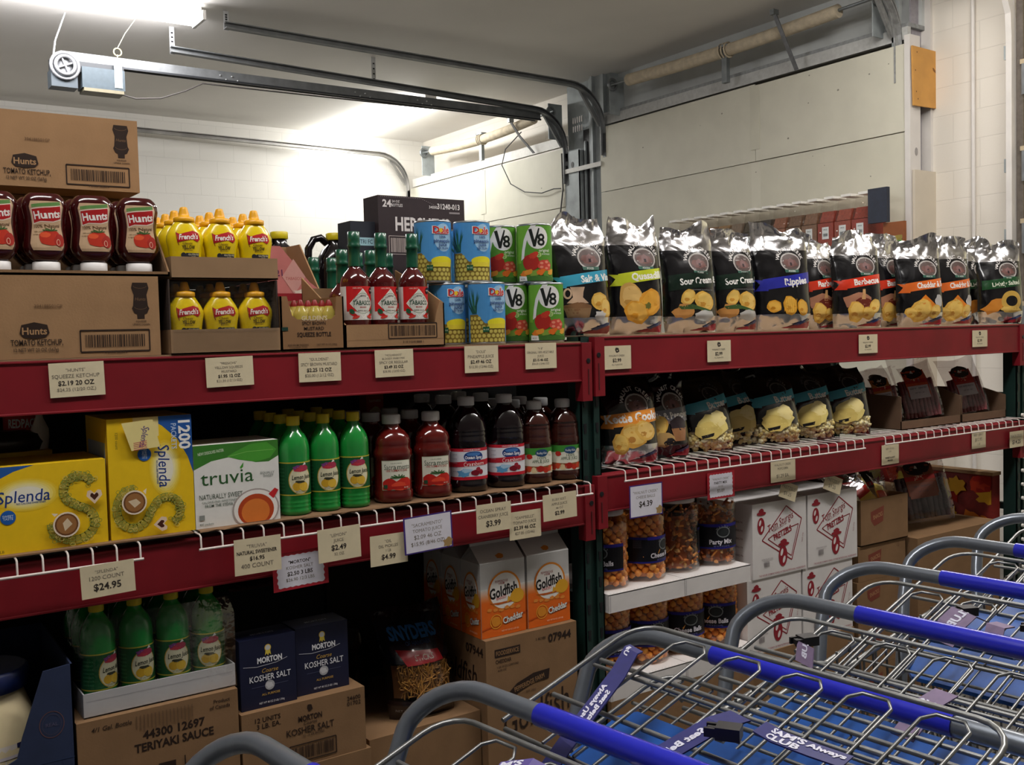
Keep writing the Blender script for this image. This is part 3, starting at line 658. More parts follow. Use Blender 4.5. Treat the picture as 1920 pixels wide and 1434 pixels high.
def mk_ketchup():
    t = thing('ketchup_bottle', '', 'ketchup bottle'); b = MB(); b.loft(KL, mat('3D0A0C', .12, coat=.6, vary=.08), 40, 2.6); b.build('body', t)
    MB().loft([(0, .0275, .022), (.002, .029, .0235), (.024, .029, .0235), (.026, .027, .021)], mat('E9E6E4', .4, vary=.02), 32, 2.2).build('cap', t)
    a = Art(); a.poly([(-.030, .158), (.030, .158), (.034, .146), (.031, .11), (.036, .065), (.030, .050), (-.030, .050), (-.036, .065), (-.031, .11), (-.034, .146)], 'C8A886')
    a.poly([(-.028, .150), (.026, .158), (.027, .150), (-.027, .143)], '5E8A4A'); a.poly([(-.030, .141), (.028, .150), (.031, .118), (.010, .112), (-.010, .112), (-.027, .106)], 'E8D8C8'); a.poly([(-.028, .139), (.026, .148), (.029, .120), (.010, .114), (-.010, .114), (-.025, .109)], 'B01E22')
    a.text('Hunts', .001, .129, .0165, 'F4EFEA', maxw=.050, rot=.12, bold=.03); a.text('100% Natural', .0, .1035, .0075, '5A3A1E', maxw=.05, rot=.05)
    a.text('100% tomatoes', -.012, .091, .003, '7A5A3A', rot=.05); a.text('no high fructose', -.014, .085, .003, '7A5A3A', rot=.05)
    a.blob(.006, .078, .020, .017, 'B8301C', 3, .05); a.blob(.022, .072, .013, .014, 'A3261A', 5, .05); a.blob(-.004, .084, .008, .006, 'D8542E', 8, .1)
    for k in range(5): a.line([(.006, .093), (.006 + .013 * math.cos(.3 + k * .65), .093 + .007 * math.sin(.3 + k * .65))], .0022, '3E5A2A')
    a.ring(.018, .068, .0045, .007, .0012, 'E8B8A0'); lb = MB(); a.onto(lb, wrap(KL, 2.6), su=.006, sv=.008); lb.build('label', t)
    return t
K = Maker(mk_ketchup)
for i in range(5):
    x = .650 - .1005 * i
    K((x, .058, 1.7105), 'upside-down dark red ketchup bottle, %s from the right in the front row' % ORD[i], 0, 'upside-down ketchup bottles')
for r in range(2):
    for i in range(4): K((.645 - .1 * i, .130 + .066 * r, 1.7105), 'upside-down ketchup bottle, %s from the right in the %s row behind the front row' % (ORD[i], ORD[r]), 0, 'upside-down ketchup bottles')
# ---- yellow mustard
MZ = .040
ML = [(0, .030, .020), (.003, .034, .024), (.04, .0365, .0255)] + [(z + MZ, x, y) for z, x, y in ( (.012, .0375, .026), (.030, .040, .027), (.048, .0435, .029), (.060, .0425, .0285), (.072, .037, .026), (.084, .029, .022), (.091, .0245, .020), (.093, .021, .018))]
MC_ = [(z + MZ, x, y) for z, x, y in ((.0925, .0235, .0235), (.094, .0245, .0245), (.103, .0245, .0245), (.1045, .021, .021), (.106, .0135, .0135), (.112, .0125, .0125), (.123, .0095, .0095), (.127, .0085, .0085), (.1285, .006, .006))]
def mk_mustard():
    t = thing('mustard_bottle', '', 'mustard bottle'); MB().loft(ML, mat('E8C90A', .25, coat=.4, vary=.03), 36, 2.2).build('body', t); MB().loft(MC_, mat('E9A80E', .4, vary=.03), 28).build('cap', t)
    a = Art(); a.poly([(-.029, .066), (-.018, .062), (-.006, .066), (.012, .071), (.027, .066), (.030, .052), (.022, .044), (.008, .050), (-.010, .046), (-.026, .042), (-.024, .052)], 'B51A20')
    a.poly([(-.031, .067), (-.029, .067), (-.021, .036), (-.023, .036)], '8A1218'); a.text("French's", .001, .0565, .012, 'F6F0E6', maxw=.044, rot=.06, shear=.15, bold=.03)
    a.text('Classic', -.002, .041, .0055, '6A4A10', shear=.2); a.text('YELLOW', .0, .032, .0085, '3A2A10', maxw=.030, bold=.03); a.text('MUSTARD', .0, .0245, .003, '6A4A10')
    a.rect(-.006, .007, .030, .018, '2A2A30'); a.ell(-.012, .0125, .007, .0065, '2A2A30'); a.text('GLUTEN FREE', .014, .0145, .004, 'D8D0B0', maxw=.03); a.text('12 OZ', .012, .0095, .003, 'D8D0B0')
    lb = MB(); wm = wrap(ML, 2.2); a.onto(lb, lambda u, v, k: wm(u, v + MZ, k), su=.006, sv=.008); lb.build('label', t); return t
MU = Maker(mk_mustard); MG = 'yellow mustard bottles'
mx = .834
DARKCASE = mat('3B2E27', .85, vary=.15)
def tray(name, w, d, hf, m, inner, hb=None):
    b = MB(); t = .003; hb = hb or hf; b.box(-w / 2, 0, 0, w / 2, d, t, inner); b.box(-w / 2, 0, 0, w / 2, t, hf, m); b.box(-w / 2, d - t, 0, w / 2, d, hb, m)
    for s in (-1, 1): b.box(min(s * w / 2, s * (w / 2 - t)), t, t, max(s * w / 2, s * (w / 2 - t)), d - t, hb, m)
    return b
CARDG = mat('96795B', .85, vary=.08, scale=12, spec=.15)
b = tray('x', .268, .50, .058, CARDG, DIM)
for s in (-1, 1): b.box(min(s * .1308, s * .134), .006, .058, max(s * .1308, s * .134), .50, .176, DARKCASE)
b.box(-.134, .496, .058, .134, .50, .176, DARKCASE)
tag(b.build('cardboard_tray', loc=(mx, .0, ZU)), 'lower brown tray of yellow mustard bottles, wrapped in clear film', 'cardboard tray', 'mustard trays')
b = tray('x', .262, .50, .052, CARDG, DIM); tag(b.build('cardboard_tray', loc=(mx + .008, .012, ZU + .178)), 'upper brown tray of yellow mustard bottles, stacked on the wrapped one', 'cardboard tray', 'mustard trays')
b = MB(); b.add([(-.128, -.0015, .052), (.128, -.0015, .050), (.127, .014, .172), (-.127, .014, .172)], [(0, 1, 2, 3)], film('clear_wrap')); b.add([(-.13, -.002, .004), (.13, -.002, .004), (.13, -.002, .058), (-.13, -.002, .058)], [(0, 1, 2, 3)], film('clear_wrap'))
tag(b.build('plastic_wrap', loc=(mx, 0, ZU)), 'clear wrinkled film stretched over the front of the lower mustard tray', 'plastic wrap')
for q, (zz, y0, nm) in enumerate(((ZU + .0035, .040, 'lower'), (ZU + .1815, .046, 'upper'))):
    for r in range(4 if q else 3):
        for i in range(3):
            MU((mx + (.008 if q else 0) - .0865 + .0865 * i, y0 + .075 * r, zz), 'yellow mustard bottle, %s from the left in the %s row of the %s tray' % (ORD[i], ('front', 'second', 'third', 'fourth')[r], nm), 0, MG)
# ---- spicy brown mustard case
m = MB(); w, h, d = .172, .136, .30; kb = mat('8D6A4A', .85, vary=.07, scale=14, spec=.15); t_ = .004; nx = .062
m.box(-w / 2, 0, 0, w / 2, d, t_, DIM); m.box(-w / 2, d - t_, 0, w / 2, d, h, kb); m.prism([(0, 0), (d, 0), (d, h), (0, h)], 'x', -w / 2, -w / 2 + t_, kb); m.prism([(0, 0), (d, 0), (d, h), (0, h)], 'x', w / 2 - t_, w / 2, kb)
m.prism([(-w / 2, 0), (w / 2, 0), (w / 2, h), (nx + .004, h), (nx, .088), (nx - .01, .078), (-nx + .02, .078), (-nx + .006, .088), (-nx - .006, h), (-w / 2, h)], 'y', 0, t_, kb)
a = Art(); a.text("GULDEN'S", .004, .081, .011, 'C9B89A', maxw=.07, bold=.03); a.text('SPICY BROWN', .002, .068, .0085, CB, maxw=.064); a.text('MUSTARD', .002, .055, .0085, CB); a.text('SQUEEZE BOTTLE', .002, .040, .0105, CB, maxw=.092, bold=.02)
a.text('KEEP FROM FREEZING', -.042, .014, .0045, '5A4230', maxw=.055); a.text('CONTENTS 12 OZ', -.042, .008, .004, '5A4230'); a.text('NET WT 12 OZ (340g)', .036, .014, .0045, '5A4230', maxw=.055); a.rect(-w / 2 + .002, .050, -w / 2 + .018, .059, '1E3A30')
a.onto(m, front()); o = m.build('cardboard_case', loc=(1.057, .0, ZU)); tag(o, 'brown case with a ragged window cut in its front, showing spicy brown mustard bottles', 'cardboard box')
SL = [(0, .016, .016), (.004, .0185, .0185), (.085, .0185, .0185), (.095, .016, .016), (.103, .011, .011), (.108, .010, .010)]
def mk_spicy():
    t = thing('squeeze_bottle', '', 'mustard bottle'); MB().loft(SL, mat('B7A44C', .2, coat=.5, vary=.05), 24).build('body', t); MB().loft([(.108, .010, .010), (.112, .010, .010), (.124, .004, .004)], mat('8A1A1A', .4), 16).build('nozzle', t); return t
SQ = Maker(mk_spicy)
for r in range(2):
    for i in range(4): SQ((1.057 - .059 + .039 * i, .03 + .042 * r, ZU + .0045), 'olive yellow squeeze bottle, %s from the left, %s row behind the ragged window' % (ORD[i], ('front', 'second')[r]), 0, 'spicy mustard squeeze bottles')
# ---- red pepper sauce: pink case behind, cut case in front
m = MB(); pk = mat('B86A66', .8, vary=.1, scale=12); w = .165; m.box(-w / 2, 0, 0, w / 2, .24, .004, DIM); m.box(-w / 2, .236, 0, w / 2, .24, .31, KRAFT()); m.prism([(0, 0), (.24, 0), (.24, .31), (0, .29)], 'x', -w / 2, -w / 2 + .004, pk)
m.prism([(0, 0), (.24, 0), (.24, .31), (.14, .31), (0, .16)], 'x', w / 2 - .004, w / 2, KRAFT()); m.prism([(-w / 2, 0), (w / 2, 0), (w / 2, .165), (w / 2 - .035, .19), (-w / 2 + .045, .29), (-w / 2, .29)], 'y', 0, .004, pk)
a = Art(); a.text('021', -.05, .215, .018, '5A2A50', rot=.05); a.poly([(.0, .255), (.035, .205), (.0, .155), (-.035, .205)], 'C49088'); a.text('TABASCO', 0, .2, .008, 'A85A56', maxw=.05); a.blob(.02, .163, .022, .006, 'D8C8B8', 3, .3); a.rect(-.078, .130, .07, .158, '8A1E26'); a.onto(m, front())
tag(m.build('cardboard_case', loc=(1.14, .31, ZU)), 'faded pink torn sauce case standing behind the spicy brown mustard case', 'cardboard box')
a = Art(); a.bars(.0 - .018, .030, .118, .058, CB, 8, (.006, .003)); a.text('3 10 11210 0000 1', .05, .014, .006, CB); a.line([(-.148, .022), (.148, .022)], .0006, '7A5A3C')
m = MB(); w, d, h, hf = .30, .27, .15, .062; m.box(-w / 2, 0, 0, w / 2, d, .004, DIM); m.box(-w / 2, 0, 0, w / 2, .004, hf, KRAFT()); m.box(-w / 2, d - .004, 0, w / 2, d, .17, KRAFT2())
m.prism([(0, 0), (d, 0), (d, .2), (.0, hf)], 'x', -w / 2, -w / 2 + .004, KRAFT()); m.prism([(0, 0), (d, 0), (d, .225), (.12, .17), (.0, .118)], 'x', w / 2 - .004, w / 2, KRAFT()); m.prism([(w / 2 - .03, hf), (w / 2, hf), (w / 2, .118), (w / 2 - .012, .125), (w / 2 - .026, .085)], 'y', 0, .004, KRAFT()); a.onto(m, front())
tag(m.build('cardboard_case', loc=(1.295, .0, ZU)), 'brown cut-down case with a barcode holding red pepper sauce bottles', 'cardboard box')
TL = [(0, .034, .034), (.003, .0385, .0385), (.012, .0395, .0395), (.128, .0395, .0395), (.140, .037, .037), (.152, .030, .030), (.163, .020, .020), (.170, .0150, .0150), (.236, .0130, .0130)]
def mk_tab():
    t = thing('sauce_bottle', '', 'hot sauce bottle'); MB().loft(TL, mat('4A0A0C', .06, coat=.8, vary=.1), 36).build('body', t)
    MB().loft([(.172, .0165, .0165), (.196, .0158, .0158), (.220, .0150, .0150), (.222, .0172, .0172), (.228, .0175, .0175), (.231, .0155, .0155), (.240, .0158, .0158), (.262, .0162, .0162), (.2635, .013, .013)], mat('0F5038', .3, coat=.4, vary=.2, scale=60), 24).build('neck_foil', t)
    a = Art(); a.rect(-.075, .030, .075, .118, 'D8D4CE'); a.rect(-.045, .052, .045, .118, 'CC2022'); a.poly([(0, .112), (.036, .073), (0, .034), (-.036, .073)], 'EDE8E0'); a.poly([(0, .109), (.033, .073), (0, .037), (-.033, .073)], 'DAD6CC'); a.ring(0, .073, .027, .027, .0012, '6A8A6A')
    a.arc('McILHENNY CO.', 0, .071, .022, .0048, '4A4A46', PI * .88, PI * .12); a.text('TABASCO', 0, .0745, .0115, '1E4A36', maxw=.054, bold=.02); a.text('BRAND', 0, .063, .004, 'B02020'); a.text('PEPPER SAUCE', 0, .054, .0032, '5A5A52', maxw=.03)
    for s in (-1, 1):
        a.ell(s * .026, .044, .013, .0045, 'C01C1E', rot=s * .5); a.ell(s * .030, .052, .008, .006, '1E5A3A', rot=s * .8); a.ell(s * .020, .037, .010, .0035, 'D23A30', rot=-s * .3)
    a.text('100% SPICY', -.014, .113, .0035, 'F0D8C8'); a.ell(.03, .107, .0085, .009, '1A1416'); a.text('NEW', .03, .107, .004, 'E8E0D0')
    lb = MB(); a.onto(lb, wrap(TL), su=.006); lb.build('label', t); return t
TB = Maker(mk_tab)
for i, (px, y) in enumerate(((668, .05), (718, .058), (776, .05))):
    x = W(px, 600, y)[0]; TB((x, y, ZU + .045), 'red pepper sauce bottle with green neck, %s from the left in the front row' % ORD[i], (.05, .12, -.1)[i], 'red pepper sauce bottles')
for i, (px, y) in enumerate(((588, .42), (622, .42), (641, .145), (670, .222), (695, .145), (727, .222))):
    x = W(px, 500, y)[0]; TB((x, y, ZU + (.006 if i < 2 else .006)), 'green necked sauce bottle, %s from the left of those standing behind the front row' % ORD[i], 0, 'red pepper sauce bottles')
tag(MB().box(-.136, .008, 0, .136, .099, .039, DIM).build('cardboard_tray', loc=(1.295, 0, ZU + .0045)), 'brown packing pad under the front row of red pepper sauce bottles', 'cardboard tray')
# ---- dark syrup case, jugs
a = Art(); a.text('24', -.128, .163, .022, 'D8D2D0', bold=.03); a.text('24 OZ', -.096, .170, .007, 'D8D2D0'); a.text('BOTTLES', -.092, .158, .009, 'D8D2D0', maxw=.04); a.text('31240-013', .098, .162, .017, 'D8D2D0', maxw=.085, bold=.025); a.text('34000', .040, .158, .009, 'D8D2D0'); a.text('HERSHEYS', .0, .100, .042, 'D8D2D0', maxw=.20, bold=.03)
a.bars(-.118, .01, -.03, .055, 'B8AAA4', 6, (.006, .002)); a.line([(.10, .142), (.14, .142)], .006, '8A8284')
for k in range(34): a.line([(-.15 + .0065 * k, .183 - (.0 if k < 22 else (k - 22) * .0025)), (-.147 + .0065 * k, .183 - (.0 if k < 22 else (k - 22) * .0025))], .0012, '9A9092')
o = carton('syrup_case', .318, .30, .47, mat('2B1E22', .7, vary=.12), None); 
mm = MB(); a2 = Art(); a2.it = a.it; a2.n = a.n; mm.box(-.159, 0, 0, .159, .1, .472, mat('2B1E22', .7, vary=.12)); a2.onto(mm, lambda u, v, k: (u, -k, v + .285)); bpy.data.objects.remove(o)
tag(mm.build('syrup_case', loc=(1.645, .45, ZU)), 'tall dark maroon syrup case standing behind the pineapple juice cans', 'cardboard box')
a = Art(); a.rect(-.035, .315, .038, .34, '9EC4CC'); a.text('NUTRI FC', .0, .3275, .013, '2A3A4A', maxw=.065)
o = carton('cardboard_case', .085, .09, .39, mat('1E222C', .7, vary=.12), a); o.location = (1.441, .47, ZU); tag(o, 'dark blue case left of the tall maroon syrup case', 'cardboard box')
JL = [(0, .055, .045), (.004, .060, .050), (.24, .062, .052), (.285, .058, .050), (.315, .040, .038), (.330, .024, .024), (.345, .022, .022)]
def mk_jug():
    t = thing('syrup_jug', '', 'syrup jug'); MB().loft(JL, mat('120D10', .15, coat=.6, vary=.1), 32, 2.4).build('body', t); MB().loft([(.345, .0265, .0265), (.347, .028, .028), (.366, .028, .028), (.368, .026, .026)], mat('D8C41A', .4), 24).build('cap', t)
    MB().tube([(-.028, 0, .335), (-.05, 0, .352), (-.075, 0, .345), (-.092, 0, .315), (-.094, 0, .27), (-.06, 0, .225)], .0125, mat('120D10', .15, coat=.6, vary=.1), n=10).build('handle', t); return t
JG = Maker(mk_jug)
JG((W(523, 440, .66)[0], .66, ZU), 'black syrup jug with a yellow cap behind the pink case, the left of two', 0, 'black syrup jugs'); JG((W(622, 440, .66)[0], .64, ZU), 'black syrup jug with a yellow cap and raised handle, the right of two', 0, 'black syrup jugs')
# ---- juice cans
CL = [(.002, .0528, .0528), (.0035, .0538, .0538), (.005, .0528, .0528), (.173, .0528, .0528), (.1745, .0538, .0538), (.176, .0528, .0528)]
TIN = lambda: mat('B9BCBE', .28, metal=.85, vary=.08)
def can(nm, base, art):
    def f():
        t = thing(nm, '', 'juice can'); b = MB(); b.loft([(0, .0518, .0518)] + CL + [(.178, .0515, .0515), (.178, .0495, .0495), (.174, .049, .049)], TIN(), 44); b.build('body', t)
        a = Art(); L = .0528 * PI; a.rect(-L * .995, .0065, L * .995, .172, base); art(a); lb = MB(); a.onto(lb, wrap([(0, .0528, .0528), (.18, .0528, .0528)]), su=.006, base=.0004); lb.build('label', t); return t
    return f
def art_pine(a):
    # blue sky, crown of leaves and rind on the left, juice glass below
    a.ell(.026, .128, .030, .040, '9CC3E0'); rd = random.Random(4)
    a.poly([(-.075, .0065), (.055, .0065), (.055, .062), (.03, .056), (-.02, .06), (-.042, .085), (-.075, .085)], '7E6A2A')
    for i in range(9):
        for k in range(6):
            x, y = -.071 + .0135 * i + (.007 if k % 2 else 0), .012 + .0125 * k
            if x > -.025 and y > .056: continue
            a.ell(x, y, .0058, .0056, 'C2B45A', n=6); a.n -= 1
    a.n += 1
    for k in range(11):
        an = PI * (.36 + .042 * k); b = (-.056 + .003 * (k % 3), .088); L = .078 - .004 * abs(5 - k); tip = (b[0] + L * math.cos(an) * .9, min(.170, b[1] + L * math.sin(an))); a.poly([(b[0] - .005, b[1]), (b[0] + .006, b[1]), tip], '2E6A54' if k % 2 else '1E4E48')
    a.ell(.021, .062, .034, .013, 'E2D62A'); a.poly([(-.012, .058), (.054, .058), (.05, .045), (-.008, .045)], 'DCCB3A')
    a.text('Dole', .020, .150, .0195, 'F2EAE0', bold=.06); a.text('Dole', .020, .150, .0185, 'C01E26', bold=.03); a.ell(.0165, .148, .0055, .006, 'E8C030'); a.line([(.0, .1385), (.040, .1385)], .002, 'C01E26')
    for tx, z, h in (('100%', .130, .007), ('pineapple', .119, .0098), ('juice', .1085, .0098), ('jugo de pina', .0985, .0052)): a.text(tx, .022, z, h, '23407A', bold=.02)
    a.text('from concentrate', .022, .088, .003, '4A78A8'); a.rect(-.026, .035, -.008, .050, '1E5A3A'); a.text('46 OZ', -.017, .0425, .004, 'C8D8C0')
PI_C = Maker(can('pineapple_juice_can', '4C93CE', art_pine))
def art_v8(a):
    a.poly([(-.020, .172), (.056, .172), (.056, .14), (.040, .105), (.036, .172)], '5B9A2C')
    P = [(-.010, .172), (-.030, .150), (-.043, .120), (-.050, .085), (-.052, .06), (-.070, .06), (-.070, .172)]; a.poly(P, '6FAA36'); a.poly([(.0, .172), (-.018, .150), (-.030, .125), (-.037, .098), (-.040, .075), (-.052, .068), (-.047, .10), (-.040, .13), (-.028, .155), (-.016, .172)], 'E4E2DE')
    a.ell(.004, .135, .033, .034, 'E4E2DE'); a.poly([(-.024, .160), (-.014, .162), (-.006, .128), (.006, .164), (.010, .162), (-.003, .108), (-.010, .108)], '1A1E1A'); a.text('8', .014, .129, .035, '1A1E1A', bold=.02)
    a.text('original', .024, .097, .0085, 'E8EEDC'); a.text('100% VEGETABLE JUICE', .03, .086, .0045, 'E8EEDC', maxw=.03); a.ell(.006, .084, .008, .008, 'A8C878'); a.text('2', .006, .084, .009, '4A7A2A')
    a.blob(-.018, .061, .026, .025, 'A8281E', 4, .05); a.blob(-.010, .083, .014, .009, 'C23A26', 6, .2, rot=.5); a.blob(.026, .052, .024, .018, 'C8483A', 9, .1)
    for k in range(5): a.ell(.026 + .015 * math.cos(k * 1.25), .053 + .010 * math.sin(k * 1.25), .006, .004, 'E08A70', n=8)
    for k, c in enumerate(('D87A2A', 'E0922E', '7A9A3A', 'D86A22', '5A8A34', 'E0A03A')): a.blob(-.042 + .018 * k, .028 + .005 * (k % 2), .014, .009, c, k + 3, .25, rot=.3)
    a.poly([(-.07, .0065), (.07, .0065), (.07, .018), (.0, .022), (-.07, .016)], '3E6A2A'); a.poly([(-.06, .0065), (-.03, .0065), (-.032, .020), (-.06, .022)], 'E0DED8'); a.text('46 OZ', -.045, .013, .004, '5A5A54')
V8 = Maker(can('vegetable_juice_can', '568F2E', art_v8))
ZC = ZU + .0002
for i, (px, y, z, f, row, rz) in enumerate(((839, .13, 0, 0, 'lower', .06), (913, .062, 0, 1, 'lower', .02), (812, .14, 1, 0, 'upper', .10), (885, .11, 1, 1, 'upper', .08))):
    PI_C((W(px, 590 if z == 0 else 470, y)[0], y, ZC + .1785 * z), 'blue pineapple juice can with a yellow slice, %s of two in the %s row' % (('left', 'right')[f], row), -rz - .30, 'pineapple juice cans')
for i, (px, y, z, f, row) in enumerate(((959, .145, 0, 0, 'lower'), (1024, .068, 0, 1, 'lower'), (936, .19, 1, 0, 'upper'), (1002, .105, 1, 1, 'upper'))):
    V8((W(px, 590 if z == 0 else 470, y)[0], y, ZC + .1785 * z), 'green vegetable juice can with red tomato, %s of two in the %s row' % (('left', 'right')[f], row), (-.42, -.5)[f], 'vegetable juice cans')
for i in range(2):
    PI_C((1.585 + .112 * i, .30, ZC), 'pineapple juice can hidden in the second row of cans, %s one' % ('left', 'right')[i], .3, 'pineapple juice cans'); PI_C((1.60 + .112 * i, .32, ZC + .1785), 'pineapple juice can hidden at the back of the upper row, %s one' % ('left', 'right')[i], .3, 'pineapple juice cans')
    V8((1.81 + .112 * i, .31, ZC), 'vegetable juice can hidden in the second row of cans, %s one' % ('left', 'right')[i], .3, 'vegetable juice cans'); V8((1.825 + .112 * i, .32, ZC + .1785), 'vegetable juice can hidden at the back of the upper row, %s one' % ('left', 'right')[i], .3, 'vegetable juice cans')
# ================================================================ bags
FOIL = lambda: foil_mat('silver_foil', 'ECEBEE', .2, .4)
BLK = lambda: foil_mat('black_film', '0D0C10', .22, .35, metal=0, coat=.7)
class Bag:
    """pillow bag standing on its base; front towards -y. f(u, v): u across in metres, v up in metres"""
    def __init__(s, w, h, d, seed, lean=.03, curl=1.0, crink=1.0, slump=0):
        s.w, s.h, s.d, s.k, s.lean, s.curl, s.cr, s.sl = w, h, d, seed * 7.31, lean, curl, crink, slump
    def pt(s, u, v, side, e=0):
        a = max(-1, min(1, 2 * u / s.w)); q = max(0, min(1, v / s.h)); k = s.k
        body = (1 - abs(a) ** 2.6) ** .62 if abs(a) < 1 else 0
        lo = min(1, .55 + q / .16 * .45) if q < .16 else 1; hi = 1 if q < .45 else max(.03, 1 - ((q - .45) / .47) ** 1.7)
        t = s.d / 2 * body * lo * hi
        n1 = noise.noise((u * 22 + k, v * 22, side * 3.1 + k)); n2 = noise.noise((u * 55 + k, v * 55, 9 + side + k)); n3 = noise.noise((u * 9, v * 9 + k, k))
        foil = max(0, (q - .78) / .22); base = max(0, (.16 - q) / .16)
        amp = .0022 + .0045 * foil + .005 * base
        t += s.cr * (n1 * amp * 1.3 + n2 * amp * .7) * (.25 + .75 * body)
        y = side * t + s.lean * q * q + foil * s.curl * (.050 * noise.noise((u * 9 + k, v * 6, k)) + .006 * n1)
        rg = abs(noise.noise((u * 17 + k, v * 13, k + 2))) ; r2 = abs(noise.noise((u * 38 + k, v * 30, k + 4)))
        y += (foil * .8 + base * .45) * s.curl * (.045 * (rg - .25) + .022 * (r2 - .2))
        x = u * (1 - .10 * lo * hi * body * 0 - .05 * (1 - abs(2 * q - 1)) - .05 * base) + foil * (.020 * noise.noise((v * 9, u * 6 + k, 5.5)) - .10 * u * s.curl)
        z = v + foil * foil * s.curl * (.045 * noise.noise((u * 10 + k, 8.8, k)) + .05 * abs(a) ** 3 * noise.noise((math.copysign(3, u) + k, 2.2, 1.1))) + .004 * n3 * q - s.sl * q * q * s.h
        yy = y + (-e if side < 0 else e)
        return (x, yy, z)
    def mesh(s, bands, art=None, back=None, nu=18, name='chip_bag'):
        """bands: (upper height share, material) from the base up"""
        m = MB(); V = []
        b0 = 0
        for b, _ in bands:
            n = max(3, int((b - b0) * (56 if b > .9 or b0 == 0 else 28))); V += [b0 + (b - b0) * i / n for i in range(n)]; b0 = b
        V.append(1.0); R = len(V)
        for side in (-1, 1):
            vs = [s.pt(s.w * (i / nu - .5), v * s.h, side) for v in V for i in range(nu + 1)]
            for r in range(R - 1):
                mm = next(q for b, q in bands if V[r] < b - 1e-6)
                if side > 0 and back: mm = back
                fs = []
                for i in range(nu):
                    A, B, C_, D = 0 + i, i + 1, nu + 1 + i + 1, nu + 1 + i
                    fs.append((A, B, C_, D) if side < 0 else (A, D, C_, B))
                m.add(vs[r * (nu + 1):(r + 2) * (nu + 1)], fs, mm, True)
        if art: art.onto(m, lambda u, v, e: s.pt(max(-s.w * .497, min(u, s.w * .497)), v, -1, e), su=s.w / nu, sv=s.h / 30, base=.0009, smooth=True)
        o = m.build(name)
        b = o.modifiers.new('weld', 'WELD'); b.merge_threshold = .00005
        return o
SHINE = lambda h: foil_mat('film_' + h, h, .25, .12, metal=0, coat=.6)
def chip(a, cx, cy, r, seed, c=('D9A94A', 'E3BC62', 'C98F36')):
    a.blob(cx, cy, r, r * .8, SHINE(c[0]), seed, .07, rot=seed); a.blob(cx + r * .05, cy + r * .06, r * .82, r * .62, SHINE(c[1]), seed + 1, .09, rot=seed); a.blob(cx - r * .2, cy - r * .25, r * .3, r * .2, SHINE(c[2]), seed + 2, .2)
def emblem(a, w, cy, sc=1.0, cx=.01):
    a.arc('WALNUT CREEK', cx, cy - .002, .052 * sc, .0125 * sc, 'CFCBC6', PI * .93, PI * .07, bold=.02)
    a.ell(cx, cy, .042 * sc, .034 * sc, 'A9A49F'); a.ell(cx, cy, .0365 * sc, .029 * sc, '584844'); a.blob(cx, cy - .004, .028 * sc, .016 * sc, '6E4A44', 4, .2); a.poly([(cx - .012 * sc, cy - .012 * sc), (cx + .012 * sc, cy - .012 * sc), (cx + .012 * sc, cy + .006 * sc), (cx, cy + .015 * sc), (cx - .012 * sc, cy + .006 * sc)], '7A5A58'); a.rect(cx - .004 * sc, cy - .012 * sc, cx + .004 * sc, cy - .001, '2A1A1E')
    a.poly([(cx - .028 * sc, cy - .036 * sc), (cx + .028 * sc, cy - .036 * sc), (cx + .03 * sc, cy - .026 * sc), (cx - .03 * sc, cy - .026 * sc)], '2E5A4A'); a.text('FOODS', cx, cy - .031 * sc, .006 * sc, 'D8D4CE', maxw=.04)
def banner(a, w, y, h, c, txt, tc='ECE8E2', cx=.0, slope=.10, ht=.62):
    c = SHINE(c); x0, x1 = -w * .44, w * .46
    a.poly([(x0 - .01, y - h * .5 - .004), (x0 + .03, y - h * .62), (x0 + .03, y + h * .3), (x0 - .012, y + h * .45), (x0 + .004, y)], c); a.poly([(x0 + .012, y - h * .55), (x1, y - h * .5 + slope * w), (x1, y + h * .5 + slope * w), (x0 + .012, y + h * .45)], c)
    if txt:
        tr, g0, g1 = glyphs(txt, .035, 0); L = min((g1 - g0) * h * ht, w * 1.15); xs = -w * .17 + cx
        a.text(txt, xs + L / 2, y + slope * w * .42 + slope * .8 * (L / 2 - w * .17), h * ht, tc, fit=L, rot=slope * .8, bold=.035)
def base_swoosh(a, w, h):
    a.poly([(-w * .1, .006), (w * .1, .014), (w * .44, .030), (w * .45, .012), (w * .42, .004)], SHINE('8A1A26')); a.poly([(w * .1, .018), (w * .42, .040), (w * .43, .032), (w * .2, .015)], SHINE('27345E'))
